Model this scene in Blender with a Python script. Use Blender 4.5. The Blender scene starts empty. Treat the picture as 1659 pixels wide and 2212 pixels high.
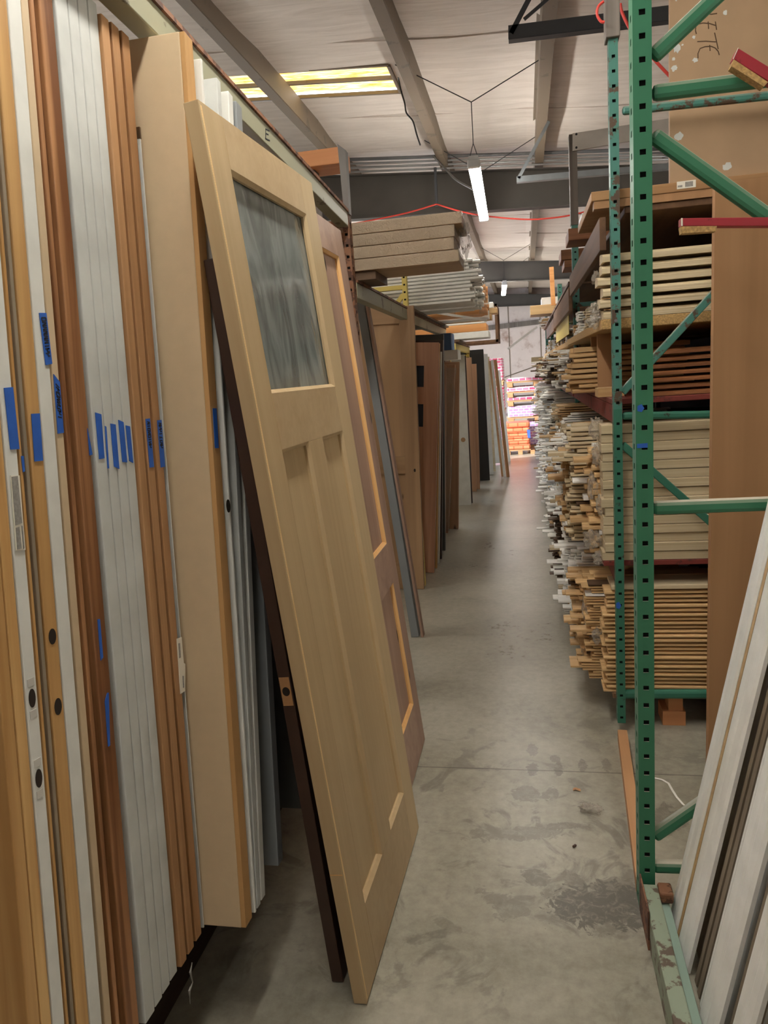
import bpy, bmesh, math, random
from mathutils import Vector, Matrix, noise
random.seed(11)
SC = bpy.context.scene
COL = SC.collection
# ------------------------------------------------------------------ camera
FPX, IW, IH = 1600.0, 1659.0, 2212.0
CAM = Vector((0, 0, 1.6))
_fw = Vector(((1134 - IW/2)/FPX, (788 - IH/2)/FPX, 1.0)).normalized()
_r = math.radians(2.0)
_up = Vector((-math.sin(_r), -math.cos(_r), 0.0))
_up = (_up - _fw*_up.dot(_fw)).normalized()
_rt = _fw.cross(_up)
if _rt.x < 0: _rt = -_rt
RM = Matrix((_rt, _fw, _up))            # world <- camera (x right, y down, z forward)
cd = bpy.data.cameras.new('camera'); cam = bpy.data.objects.new('camera', cd); COL.objects.link(cam)
cd.sensor_fit = 'VERTICAL'; cd.sensor_height = 36.0; cd.lens = 36.0*FPX/IH
cd.clip_start = 0.02; cd.clip_end = 200
m3 = RM @ Matrix(((1, 0, 0), (0, -1, 0), (0, 0, -1)))
cam.matrix_world = Matrix.Translation(CAM) @ m3.to_4x4()
SC.camera = cam
# ------------------------------------------------------------------ view, world, sun, exposure
SC.view_settings.view_transform = 'Standard'; SC.view_settings.look = 'None'
SC.view_settings.gamma = 1.0; SC.view_settings.use_curve_mapping = False
SC.view_settings.exposure = 1.02
LAMP_POWER = 30.0           # strength of the tube light diffusers
SKYLIGHT = 0.85
wd = bpy.data.worlds.new('world'); SC.world = wd; wd.use_nodes = True
wd.node_tree.nodes['Background'].inputs[0].default_value = (0.75, 0.85, 1.0, 1)
wd.node_tree.nodes['Background'].inputs[1].default_value = 4.0
sd = bpy.data.lights.new('sun', 'SUN'); sun = bpy.data.objects.new('sun', sd); COL.objects.link(sun)
sd.energy = 6.0; sd.angle = 0.01; sd.color = (1.0, 0.93, 0.88)
sun.rotation_euler = Vector((1.0, 0.50, -0.48)).to_track_quat('-Z', 'Y').to_euler()
# ------------------------------------------------------------------ back-projection of a picture point onto a plane of the place
def ray(px, py):
    return RM @ Vector(((px - IW/2)/FPX, (py - IH/2)/FPX, 1.0))
def at_x(px, py, v):
    d = ray(px, py); return CAM + d*((v - CAM.x)/d.x)
def at_y(px, py, v):
    d = ray(px, py); return CAM + d*((v - CAM.y)/d.y)
def at_z(px, py, v):
    d = ray(px, py); return CAM + d*((v - CAM.z)/d.z)
# ------------------------------------------------------------------ mesh helpers
class MB:
    def __init__(s): s.v = []; s.f = []; s.m = []
    def hexa(s, c, mi=0):                       # c: 8 corners, 0-3 bottom ring, 4-7 top ring
        b = len(s.v); s.v += [tuple(p) for p in c]
        for q in ((3,2,1,0),(4,5,6,7),(0,1,5,4),(1,2,6,5),(2,3,7,6),(3,0,4,7)):
            s.f.append(tuple(b+i for i in q)); s.m.append(mi)
        return s
    def box(s, x0, x1, y0, y1, z0, z1, mi=0):
        return s.hexa(((x0,y0,z0),(x1,y0,z0),(x1,y1,z0),(x0,y1,z0),(x0,y0,z1),(x1,y0,z1),(x1,y1,z1),(x0,y1,z1)), mi)
    def bar(s, a, b, w, h, up=(0,0,1), mi=0):   # rectangular bar from a to b, w across, h along up
        a = Vector(a); b = Vector(b); d = (b-a).normalized(); u = Vector(up); u = (u - d*u.dot(d)).normalized(); r = d.cross(u)
        o = []
        for p in (a, b):
            o += [p - r*w/2 - u*h/2, p + r*w/2 - u*h/2, p + r*w/2 + u*h/2, p - r*w/2 + u*h/2]
        return s.hexa(o, mi)
    def tube(s, pts, r, n=8, mi=0, caps=True):
        pts = [Vector(p) for p in pts]; b0 = len(s.v)
        for i, p in enumerate(pts):
            d = (pts[min(i+1, len(pts)-1)] - pts[max(i-1, 0)]).normalized()
            u = d.cross(Vector((0.13, 0.27, 1.0)));
            if u.length < 1e-4: u = d.cross(Vector((1, 0, 0)))
            u.normalize(); w = d.cross(u)
            rr = r[i] if isinstance(r, (list, tuple)) else r
            for k in range(n):
                t = 2*math.pi*k/n; s.v.append(tuple(p + u*math.cos(t)*rr + w*math.sin(t)*rr))
        for i in range(len(pts)-1):
            for k in range(n):
                a = b0+i*n+k; c = b0+i*n+(k+1) % n
                s.f.append((a, c, c+n, a+n)); s.m.append(mi)
        if caps:
            s.f.append(tuple(b0+k for k in reversed(range(n)))); s.m.append(mi)
            e = b0+(len(pts)-1)*n; s.f.append(tuple(e+k for k in range(n))); s.m.append(mi)
        return s
    def prism(s, poly, a, b, mi=0):             # poly: function-free list of 3D points; extruded by vector (b-a)
        d = Vector(b)-Vector(a); n = len(poly); b0 = len(s.v)
        s.v += [tuple(p) for p in poly] + [tuple(Vector(p)+d) for p in poly]
        s.f.append(tuple(b0+i for i in reversed(range(n)))); s.m.append(mi)
        s.f.append(tuple(b0+n+i for i in range(n))); s.m.append(mi)
        for i in range(n):
            j = (i+1) % n; s.f.append((b0+i, b0+j, b0+n+j, b0+n+i)); s.m.append(mi)
        return s
    def quad(s, a, b, c, d, mi=0):
        k = len(s.v); s.v += [tuple(a), tuple(b), tuple(c), tuple(d)]; s.f.append((k, k+1, k+2, k+3)); s.m.append(mi); return s
    def grid(s, fn, nu, nv, mi=0):
        b = len(s.v)
        for j in range(nv+1):
            for i in range(nu+1): s.v.append(tuple(fn(i/nu, j/nv)))
        for j in range(nv):
            for i in range(nu):
                a = b+j*(nu+1)+i; s.f.append((a, a+1, a+nu+2, a+nu+1)); s.m.append(mi)
        return s
    def build(s, name, mats, parent=None, smooth=False, bevel=0.0, fix=True, local=False):
        me = bpy.data.meshes.new(name); me.from_pydata(s.v, [], s.f)
        if not isinstance(mats, (list, tuple)): mats = [mats]
        for m in mats: me.materials.append(m)
        for p, mi in zip(me.polygons, s.m): p.material_index = mi; p.use_smooth = smooth
        if fix:
            bm = bmesh.new(); bm.from_mesh(me); bmesh.ops.recalc_face_normals(bm, faces=bm.faces); bm.to_mesh(me); bm.free()
        o = bpy.data.objects.new(name, me); COL.objects.link(o)
        if parent is not None: put(o, parent, local)
        if bevel:
            md = o.modifiers.new('bevel', 'BEVEL'); md.width = bevel; md.segments = 2; md.limit_method = 'ANGLE'; md.angle_limit = math.radians(40)
        return o
def put(o, parent, local=False):
    # world-built pieces keep their place; local-built pieces sit in the parent's own frame
    o.parent = parent; o.matrix_parent_inverse = Matrix.Identity(4) if (local or parent.name not in WM) else WM[parent.name].inverted()
WM = {}
def tag(o, label, cat, group=None):
    if 'kind' not in o: o['kind'] = 'thing'
    o['label'] = label; o['category'] = cat
    if group: o['group'] = group
    return o
def thing(name, label, cat, loc=(0, 0, 0), group=None, M=None):
    o = bpy.data.objects.new(name, None); COL.objects.link(o); o.empty_display_size = 0.05
    WM[o.name] = M if M is not None else Matrix.Translation(loc); o.matrix_world = WM[o.name]
    return tag(o, label, cat, group)
def struct(o): o['kind'] = 'structure'; return o
# ------------------------------------------------------------------ materials
def srgb(c):
    return tuple(((x/255)/12.92 if x/255 <= 0.04045 else ((x/255+0.055)/1.055)**2.4) for x in c) + (1.0,)
def new_mat(name):
    m = bpy.data.materials.new(name); m.use_nodes = True
    nt = m.node_tree; b = nt.nodes['Principled BSDF']; return m, nt, b
def N(nt, t, **kw):
    n = nt.nodes.new(t)
    for k, v in kw.items(): setattr(n, k, v)
    return n
def ramp(nt, stops):
    r = N(nt, 'ShaderNodeValToRGB'); e = r.color_ramp.elements
    while len(e) < len(stops): e.new(0.5)
    for el, (p, c) in zip(e, stops): el.position = p; el.color = c
    return r
MATS = {}
def plain(name, c, rough=0.5, metal=0.0, spec=0.5, var=0.06, scale=6.0, bump=0.0):
    """even coloured surface with faint mottling and dust"""
    if name in MATS: return MATS[name]
    m, nt, b = new_mat(name); col = srgb(c)
    tc = N(nt, 'ShaderNodeTexCoord'); nz = N(nt, 'ShaderNodeTexNoise'); nz.inputs['Scale'].default_value = scale; nz.inputs['Detail'].default_value = 5
    nt.links.new(tc.outputs['Object'], nz.inputs['Vector'])
    lo = tuple(x*(1-var*2) for x in col[:3])+(1,); hi = tuple(min(1, x*(1+var)) for x in col[:3])+(1,)
    r = ramp(nt, [(0.35, lo), (0.65, hi)]); nt.links.new(nz.outputs['Fac'], r.inputs[0]); nt.links.new(r.outputs[0], b.inputs['Base Color'])
    b.inputs['Roughness'].default_value = rough; b.inputs['Metallic'].default_value = metal; b.inputs['Specular IOR Level'].default_value = spec
    if bump:
        bp = N(nt, 'ShaderNodeBump'); bp.inputs['Strength'].default_value = bump; bp.inputs['Distance'].default_value = 0.01
        nt.links.new(nz.outputs['Fac'], bp.inputs['Height']); nt.links.new(bp.outputs[0], b.inputs['Normal'])
    MATS[name] = m; return m
def wood(name, c1, c2, axis='Z', scale=1.0, rough=0.5, knots=0.0, strong=0.5, vary=0.0):
    """grain stretched along one axis; c1 light, c2 dark"""
    if name in MATS: return MATS[name]
    m, nt, b = new_mat(name)
    tc = N(nt, 'ShaderNodeTexCoord'); mp = N(nt, 'ShaderNodeMapping')
    st = {'X': (1.2, 34, 34), 'Y': (34, 1.2, 34), 'Z': (34, 34, 1.2)}[axis]
    mp.inputs['Scale'].default_value = tuple(x*scale for x in st)
    oi = N(nt, 'ShaderNodeObjectInfo'); vm = N(nt, 'ShaderNodeVectorMath', operation='SCALE'); 
    cb = N(nt, 'ShaderNodeCombineXYZ'); 
    for i in range(3): nt.links.new(oi.outputs['Random'], cb.inputs[i])
    vm.inputs['Scale'].default_value = 37.0; nt.links.new(cb.outputs[0], vm.inputs[0])
    ad = N(nt, 'ShaderNodeVectorMath', operation='ADD'); nt.links.new(tc.outputs['Object'], ad.inputs[0]); nt.links.new(vm.outputs[0], ad.inputs[1])
    nt.links.new(ad.outputs[0], mp.inputs['Vector'])
    n1 = N(nt, 'ShaderNodeTexNoise'); n1.inputs['Scale'].default_value = 1.0; n1.inputs['Detail'].default_value = 4; n1.inputs['Distortion'].default_value = 0.6
    nt.links.new(mp.outputs[0], n1.inputs['Vector'])
    mp2 = N(nt, 'ShaderNodeMapping'); mp2.inputs['Scale'].default_value = tuple(x*scale*0.22 for x in st)
    nt.links.new(ad.outputs[0], mp2.inputs['Vector'])
    n2 = N(nt, 'ShaderNodeTexNoise'); n2.inputs['Scale'].default_value = 1.0; n2.inputs['Detail'].default_value = 2
    nt.links.new(mp2.outputs[0], n2.inputs['Vector'])
    mx = N(nt, 'ShaderNodeMath', operation='ADD'); mu = N(nt, 'ShaderNodeMath', operation='MULTIPLY'); mu.inputs[1].default_value = strong
    nt.links.new(n1.outputs['Fac'], mu.inputs[0]); nt.links.new(mu.outputs[0], mx.inputs[0])
    mu2 = N(nt, 'ShaderNodeMath', operation='MULTIPLY'); mu2.inputs[1].default_value = 1-strong
    nt.links.new(n2.outputs['Fac'], mu2.inputs[0]); nt.links.new(mu2.outputs[0], mx.inputs[1])
    r = ramp(nt, [(0.34, srgb(c2)), (0.62, srgb(c1))]); nt.links.new(mx.outputs[0], r.inputs[0])
    out = r.outputs[0]
    if vary:
        hs = N(nt, 'ShaderNodeHueSaturation'); mr = N(nt, 'ShaderNodeMapRange'); mr.inputs['To Min'].default_value = 1-vary; mr.inputs['To Max'].default_value = 1+vary*0.6
        nt.links.new(oi.outputs['Random'], mr.inputs['Value']); nt.links.new(mr.outputs[0], hs.inputs['Value']); nt.links.new(out, hs.inputs['Color']); out = hs.outputs[0]
    if knots:
        mp3 = N(nt, 'ShaderNodeMapping'); s3 = {'X': (2.2, 7, 7), 'Y': (7, 2.2, 7), 'Z': (7, 7, 2.2)}[axis]; mp3.inputs['Scale'].default_value = s3
        nt.links.new(ad.outputs[0], mp3.inputs['Vector'])
        vo = N(nt, 'ShaderNodeTexVoronoi'); vo.inputs['Scale'].default_value = 1.0; nt.links.new(mp3.outputs[0], vo.inputs['Vector'])
        kr = ramp(nt, [(0.05, (1, 1, 1, 1)), (0.05+0.10*knots, (0, 0, 0, 1))]); nt.links.new(vo.outputs['Distance'], kr.inputs[0])
        mk = N(nt, 'ShaderNodeMix', data_type='RGBA'); nt.links.new(kr.outputs[0], mk.inputs[0]); nt.links.new(out, mk.inputs[6]); mk.inputs[7].default_value = srgb(tuple(x*0.38 for x in c2)); out = mk.outputs[2]
    nt.links.new(out, b.inputs['Base Color'])
    b.inputs['Roughness'].default_value = rough; b.inputs['Specular IOR Level'].default_value = 0.35
    MATS[name] = m; return m
def painted(name, c, rust, amount=0.5, rough=0.4, scale=9.0, dust=0.0):
    """enamel paint worn through to rust / bare metal in patches; dust settles on upward faces"""
    if name in MATS: return MATS[name]
    m, nt, b = new_mat(name)
    tc = N(nt, 'ShaderNodeTexCoord'); nz = N(nt, 'ShaderNodeTexNoise'); nz.inputs['Scale'].default_value = scale; nz.inputs['Detail'].default_value = 6; nz.inputs['Roughness'].default_value = 0.65
    nt.links.new(tc.outputs['Object'], nz.inputs['Vector'])
    r = ramp(nt, [(amount, srgb(c)), (amount+0.04, srgb(rust))]); nt.links.new(nz.outputs['Fac'], r.inputs[0])
    out = r.outputs[0]
    if dust:
        g = N(nt, 'ShaderNodeNewGeometry'); sx = N(nt, 'ShaderNodeSeparateXYZ'); nt.links.new(g.outputs['Normal'], sx.inputs[0])
        mr = N(nt, 'ShaderNodeMapRange'); mr.inputs['From Min'].default_value = 0.2; mr.inputs['From Max'].default_value = 0.85; mr.inputs['To Max'].default_value = dust
        nt.links.new(sx.outputs['Z'], mr.inputs['Value'])
        mk = N(nt, 'ShaderNodeMix', data_type='RGBA'); nt.links.new(mr.outputs[0], mk.inputs[0]); nt.links.new(out, mk.inputs[6]); mk.inputs[7].default_value = srgb((206, 196, 180)); out = mk.outputs[2]
    nt.links.new(out, b.inputs['Base Color']); b.inputs['Roughness'].default_value = rough
    MATS[name] = m; return m
def emit(name, c, s):
    m, nt, b = new_mat(name); b.inputs['Base Color'].default_value = srgb(c); b.inputs['Emission Color'].default_value = srgb(c); b.inputs['Emission Strength'].default_value = s
    MATS[name] = m; return m
def film(name, tint=(225, 222, 215), alpha=0.35, rough=0.12):
    """clear crinkled packing film"""
    m, nt, b = new_mat(name); b.inputs['Base Color'].default_value = srgb(tint); b.inputs['Roughness'].default_value = rough; b.inputs['Alpha'].default_value = alpha
    tc = N(nt, 'ShaderNodeTexCoord'); nz = N(nt, 'ShaderNodeTexNoise'); nz.inputs['Scale'].default_value = 60; nz.inputs['Detail'].default_value = 6; nz.inputs['Distortion'].default_value = 1.5
    nt.links.new(tc.outputs['Object'], nz.inputs['Vector'])
    bp = N(nt, 'ShaderNodeBump'); bp.inputs['Strength'].default_value = 0.9; bp.inputs['Distance'].default_value = 0.02
    nt.links.new(nz.outputs['Fac'], bp.inputs['Height']); nt.links.new(bp.outputs[0], b.inputs['Normal'])
    MATS[name] = m; return m
# shared materials
M_POPLAR = wood('poplar', (196, 172, 134), (182, 156, 118), 'Z', 0.9, 0.45)
M_POPLARX = wood('poplar cross grain', (192, 168, 132), (178, 152, 116), 'Y', 0.9, 0.45)
M_ALDER = wood('alder', (178, 148, 130), (152, 122, 106), 'Z', 0.6, 0.5, knots=0.25)
M_ALDERX = wood('alder cross grain', (178, 148, 130), (152, 122, 106), 'Y', 0.6, 0.5)
M_HONEY = wood('honey sticking', (226, 178, 118), (206, 156, 96), 'Z', 1.0, 0.45)
M_TAN = wood('knotty tan', (180, 146, 110), (150, 118, 88), 'Z', 0.5, 0.5, knots=0.35)
M_TANX = wood('knotty tan cross', (176, 142, 106), (146, 114, 84), 'X', 0.5, 0.5)
M_FIR = wood('fir', (184, 140, 98), (150, 106, 66), 'Z', 0.8, 0.45, strong=0.6)
M_FIRRED = wood('red fir', (196, 148, 118), (166, 118, 90), 'Z', 1.2, 0.45)
M_CEDAR = wood('cedar', (192, 140, 96), (120, 76, 46), 'Z', 1.0, 0.4, strong=0.75)
M_PINE = wood('pine', (224, 184, 124), (184, 134, 76), 'Z', 1.3, 0.4, strong=0.8)
M_PINEK = wood('pine knotty', (214, 172, 114), (176, 130, 76), 'Z', 0.8, 0.4, strong=0.65, knots=0.25)
M_KNOT = wood('knotty alder', (186, 146, 114), (152, 112, 84), 'Z', 0.5, 0.5, knots=0.8)
M_WHITE = plain('white primer', (226, 226, 220), 0.45, var=0.03, scale=14)
M_WHITEGREY = plain('white primer greyed', (206, 208, 204), 0.5, var=0.05, scale=9)
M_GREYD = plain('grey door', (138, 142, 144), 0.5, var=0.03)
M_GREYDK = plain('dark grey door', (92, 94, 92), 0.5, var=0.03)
M_BEIGE = plain('beige fibreboard', (206, 182, 148), 0.6, var=0.015, scale=30)
M_DKBROWN = plain('dark brown door', (66, 44, 34), 0.35, var=0.08)
M_BLACK = plain('black door', (30, 30, 30), 0.5, var=0.05)
M_TAPE = plain('blue tape', (38, 96, 190), 0.65, var=0.05, scale=30)
M_INK = plain('ink', (22, 24, 36), 0.8, var=0.0)
M_PAPER = plain('label paper', (232, 226, 212), 0.6, var=0.02)
M_GREYINK = plain('grey print', (150, 146, 140), 0.8, var=0.1, scale=200)
M_HOLE = plain('bore hole', (40, 28, 18), 0.8, var=0.1)
M_GREEN = painted('green rack paint', (54, 118, 88), (40, 92, 66), 0.72, 0.42, 14, dust=0.85)
M_TEAL = painted('teal rack paint', (70, 124, 112), (84, 66, 52), 0.55, 0.45, 16, dust=0.5)
M_GREENDK = painted('dark green rack paint', (52, 112, 92), (52, 50, 42), 0.64, 0.45, 16)
M_OLDBEAM = painted('worn beam paint', (146, 158, 138), (96, 82, 70), 0.52, 0.5, 11)
M_LEFTBEAM = painted('weathered cream beam', (150, 148, 124), (92, 84, 66), 0.60, 0.45, 7)
M_RUST = painted('rusted steel', (134, 92, 66), (84, 54, 40), 0.5, 0.7, 20)
M_YELLOW = painted('yellow rack paint', (226, 204, 112), (170, 150, 90), 0.66, 0.5, 12)
M_RED = painted('red shelf paint', (158, 40, 52), (120, 30, 36), 0.6, 0.45, 14)
M_REDRUST = painted('red brown shelf paint', (122, 50, 42), (84, 40, 34), 0.55, 0.6, 14)
M_STEEL = plain('grey steel', (122, 124, 128), 0.45, 0.3, var=0.08)
M_PURLIN = painted('purlin primer', (116, 102, 86), (98, 86, 72), 0.6, 0.6, 5)
M_GIRDER = plain('girder paint', (72, 68, 63), 0.6, var=0.06, scale=3)
M_ANGLE = plain('dark angle steel', (64, 66, 70), 0.6, 0.2, var=0.06)
M_ANGLEL = plain('galvanised angle', (140, 146, 150), 0.5, 0.4, var=0.08)
M_CONDUIT = plain('conduit', (176, 178, 180), 0.35, 0.6, var=0.05)
M_HARDB = wood('hardboard', (176, 134, 96), (152, 112, 76), 'Z', 0.35, 0.5)
M_KRAFT = plain('kraft board', (174, 144, 112), 0.65, var=0.04, scale=5)
M_PLY = wood('plywood edge', (186, 146, 104), (150, 110, 72), 'X', 0.6, 0.6)
M_PLANK = wood('rack plank', (120, 88, 62), (84, 58, 40), 'Y', 0.6, 0.6)
M_PLANKL = wood('light plank', (196, 150, 108), (168, 122, 84), 'Y', 0.6, 0.6)
M_PART = plain('particle board', (186, 150, 96), 0.75, var=0.16, scale=160)
M_OLDWOOD = wood('weathered timber', (130, 122, 114), (92, 84, 78), 'Z', 0.7, 0.7)
M_BLOCK = wood('fresh timber block', (212, 152, 106), (184, 122, 80), 'X', 0.5, 0.6)
M_MWOOD = wood('moulding wood', (222, 188, 138), (190, 152, 104), 'X', 0.8, 0.5, vary=0.14)
M_MPALE = wood('pale jamb stock', (214, 198, 166), (190, 170, 134), 'X', 0.8, 0.5, vary=0.10)
M_MWHITE = plain('white moulding', (243, 241, 236), 0.45, var=0.03, scale=14)
M_MBROWN = wood('brown moulding', (158, 106, 68), (116, 72, 44), 'X', 0.8, 0.5, vary=0.14)
M_MDARK = wood('dark moulding', (110, 86, 66), (76, 58, 44), 'X', 0.8, 0.55, vary=0.2)
M_POLE = wood('orange wood pole', (232, 172, 112), (204, 138, 80), 'X', 0.8, 0.45, vary=0.12)
M_FILM = film('clear film', (222, 212, 196), .34, .08)
M_FILMB = film('wrap film', (206, 190, 168), 0.5, 0.08)
M_CORDR = plain('red cord', (216, 70, 60), 0.5)
M_CABLE = plain('grey cable', (110, 108, 106), 0.5)
M_BLACKC = plain('black cable', (40, 40, 40), 0.5)
# ------------------------------------------------------------------ the building
def roof_z(x): return 4.10 - 0.083*x            # underside of the insulation blanket
XL, XR, YB, YF = -6.0, 5.0, -7.0, 26.0
# floor: grey concrete with tyre scuffs, dark damp patches and a sawn joint
def floor_mat():
    m, nt, b = new_mat('concrete floor'); L = nt.links.new
    tc = N(nt, 'ShaderNodeTexCoord')
    def nz(scale, detail=6, rough=0.6, dist=0.0, vec=None):
        n = N(nt, 'ShaderNodeTexNoise'); n.inputs['Scale'].default_value = scale; n.inputs['Detail'].default_value = detail; n.inputs['Roughness'].default_value = rough; n.inputs['Distortion'].default_value = dist
        L(vec or tc.outputs['Object'], n.inputs['Vector']); return n.outputs['Fac']
    def mth(op, a, bb, cl=False):
        n = N(nt, 'ShaderNodeMath', operation=op); n.use_clamp = cl
        for i, v in enumerate((a, bb)):
            if isinstance(v, (int, float)): n.inputs[i].default_value = v
            else: L(v, n.inputs[i])
        return n.outputs[0]
    big = nz(1.3, 6, 0.6, 0.5); fine = nz(26, 8, 0.7)
    mixv = mth('ADD', mth('MULTIPLY', big, 0.62), mth('MULTIPLY', fine, 0.38))
    r = ramp(nt, [(0.36, srgb((132, 127, 112))), (0.50, srgb((158, 153, 138))), (0.64, srgb((178, 173, 158)))]); L(mixv, r.inputs[0])
    # swirled scuffs
    sw = nz(3.4, 7, 0.62, 2.2); r2 = ramp(nt, [(0.54, (0, 0, 0, 1)), (0.62, (1, 1, 1, 1))]); L(sw, r2.inputs[0])
    sep = N(nt, 'ShaderNodeSeparateXYZ'); L(tc.outputs['Object'], sep.inputs[0])
    # scuffs belong to the traffic area in front of the racks
    my = N(nt, 'ShaderNodeMapRange'); my.inputs['From Min'].default_value = 3.7; my.inputs['From Max'].default_value = 2.6; L(sep.outputs['Y'], my.inputs['Value'])
    my2 = N(nt, 'ShaderNodeMapRange'); my2.inputs['From Min'].default_value = 1.45; my2.inputs['From Max'].default_value = 1.75; L(sep.outputs['Y'], my2.inputs['Value'])
    scuff = mth('MULTIPLY', mth('MULTIPLY', r2.outputs[0], my.outputs[0]), my2.outputs[0])
    # long damp stains: soft ellipses broken up by noise
    st2 = nz(17, 5, .65, 1.8); mod = ramp(nt, [(.36, (.45, .45, .45, 1)), (.52, (1, 1, 1, 1))]); L(nz(30, 6, .7, 1.2), mod.inputs[0])
    stains = None
    for (cx, cy, rx, ry, rot, amt) in STAINS:
        mp = N(nt, 'ShaderNodeMapping', vector_type='TEXTURE'); mp.inputs['Location'].default_value = (cx, cy, 0); mp.inputs['Rotation'].default_value = (0, 0, rot); mp.inputs['Scale'].default_value = (rx, ry, 1)
        L(tc.outputs['Object'], mp.inputs['Vector']); ln = N(nt, 'ShaderNodeVectorMath', operation='LENGTH'); L(mp.outputs[0], ln.inputs[0])
        d = mth('ADD', mth('ADD', ln.outputs[1], mth('MULTIPLY', mth('SUBTRACT', sw, 0.5), 1.6)), mth('MULTIPLY', mth('SUBTRACT', st2, 0.5), 2.2))
        mr = N(nt, 'ShaderNodeMapRange'); mr.inputs['From Min'].default_value = 1.05; mr.inputs['From Max'].default_value = 0.9; mr.inputs['To Max'].default_value = amt; L(d, mr.inputs['Value'])
        stains = mr.outputs[0] if stains is None else mth('MAXIMUM', stains, mr.outputs[0])
    tot = mth('MAXIMUM', mth('MULTIPLY', scuff, 0.5), mth('MULTIPLY', stains, mod.outputs[0]))
    mk = N(nt, 'ShaderNodeMix', data_type='RGBA'); L(tot, mk.inputs[0]); L(r.outputs[0], mk.inputs[6]); mk.inputs[7].default_value = srgb((92, 88, 82))
    # sawn joints across the aisle
    jn = None
    for jy in (2.78, 6.9, 11.0):
        a = mth('ABSOLUTE', mth('SUBTRACT', sep.outputs['Y'], mth('ADD', jy, mth('MULTIPLY', mth('SUBTRACT', big, 0.5), 0.02))), 0)
        q = mth('LESS_THAN', a, 0.0035); jn = q if jn is None else mth('MAXIMUM', jn, q)
    mk2 = N(nt, 'ShaderNodeMix', data_type='RGBA'); L(mth('MULTIPLY', jn, 0.6), mk2.inputs[0]); L(mk.outputs[2], mk2.inputs[6]); mk2.inputs[7].default_value = srgb((70, 66, 60))
    L(mk2.outputs[2], b.inputs['Base Color'])
    rr = N(nt, 'ShaderNodeMapRange'); rr.inputs['To Min'].default_value = 0.19; rr.inputs['To Max'].default_value = 0.42; L(mixv, rr.inputs['Value']); L(rr.outputs[0], b.inputs['Roughness'])
    b.inputs['Specular IOR Level'].default_value = 0.5
    bp = N(nt, 'ShaderNodeBump'); bp.inputs['Strength'].default_value = 0.12; bp.inputs['Distance'].default_value = 0.01; L(fine, bp.inputs['Height']); L(bp.outputs[0], b.inputs['Normal'])
    return m
def _st(px, py, rx, ry, rot, a):
    p = at_z(px, py, 0); return (p.x, p.y, rx, ry, rot, a)
STAINS = [_st(1300, 1958, 0.175, 0.10, 0.1, 0.85), _st(1330, 1915, 0.09, 0.05, 0.3, 0.6), _st(1160, 1895, 0.035, 0.05, 0.5, 0.6), _st(1240, 1900, 0.03, 0.06, 0.6, 0.6),
          _st(1090, 1950, 0.09, 0.03, -0.5, 0.45), _st(1120, 1800, 0.18, 0.04, 0.15, 0.45), _st(1210, 1785, 0.10, 0.02, 0.15, 0.55), _st(1135, 1715, 0.05, 0.05, -0.3, 0.45), _st(1190, 1715, 0.03, 0.05, -0.3, 0.5),
          _st(1150, 1662, 0.022, 0.05, 0, 0.6), _st(1205, 1660, 0.02, 0.05, 0, 0.6), _st(1258, 1655, 0.018, 0.045, 0, 0.5), _st(1310, 1652, 0.018, 0.045, 0, 0.4),
          _st(970, 2000, 0.05, 0.02, -0.6, 0.35), _st(1440, 1770, 0.05, 0.08, 0, 0.6), _st(1105, 1960, 0.05, 0.05, -0.7, 0.4), _st(1150, 1620, 0.02, 0.05, 0, 0.45), _st(1200, 1640, 0.02, 0.03, 0, 0.45)]
struct(MB().box(XL-8, XR, YB, YF, -0.12, 0.0).build('floor', floor_mat()))
# ceiling: white insulation blanket hanging slightly between the purlins, seams across
def ceil_mat():
    m, nt, b = new_mat('insulation blanket'); L = nt.links.new
    tc = N(nt, 'ShaderNodeTexCoord'); mp = N(nt, 'ShaderNodeMapping'); mp.inputs['Scale'].default_value = (1.2, 7, 1); L(tc.outputs['Object'], mp.inputs['Vector'])
    nz = N(nt, 'ShaderNodeTexNoise'); nz.inputs['Scale'].default_value = 1.4; nz.inputs['Detail'].default_value = 5; nz.inputs['Distortion'].default_value = 0.8; L(mp.outputs[0], nz.inputs['Vector'])
    r = ramp(nt, [(0.3, srgb((206, 196, 188))), (0.7, srgb((224, 215, 208)))]); L(nz.outputs['Fac'], r.inputs[0]); L(r.outputs[0], b.inputs['Base Color'])
    bp = N(nt, 'ShaderNodeBump'); bp.inputs['Strength'].default_value = 0.35; bp.inputs['Distance'].default_value = 0.04; L(nz.outputs['Fac'], bp.inputs['Height']); L(bp.outputs[0], b.inputs['Normal'])
    b.inputs['Roughness'].default_value = 0.6
    return m
M_CEIL = ceil_mat()
SEAMS = [4.55, 6.35, 8.15, 9.95, 11.75, 13.55, 15.35, 17.15]
_q = [at_z(500, 155, 4.28), at_z(855, 135, 4.2), at_z(864, 192, 4.2), at_z(545, 208, 4.28)]
SKX0, SKX1, SKY0, SKY1 = -3.6, -1.06, 6.86, 7.52
mb = MB()
ys = sorted(set([YB, -4, -1, 2] + SEAMS + [SKY0, SKY1, 19, 21, 23.5, YF])); xs = [XL, SKX0, SKX1, 0.1, 1.4, 3.2, XR]
for i in range(len(xs)-1):
    for j in range(len(ys)-1):
        if xs[i] == SKX0 and ys[j] == SKY0: continue
        nx = 8; ny = 4
        def fn(u, v, x0=xs[i], x1=xs[i+1], y0=ys[j], y1=ys[j+1]):
            x = x0+(x1-x0)*u; y = y0+(y1-y0)*v
            edge = min(v, 1-v)*2
            return (x, y, roof_z(x) + 0.02 - 0.05*math.sin(math.pi*v)*(1 if (y1-y0) > 0.7 else 0.0) - 0.02*math.sin(math.pi*u))
        mb.grid(fn, nx, ny)
struct(mb.build('ceiling', M_CEIL, smooth=True, fix=False))
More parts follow.
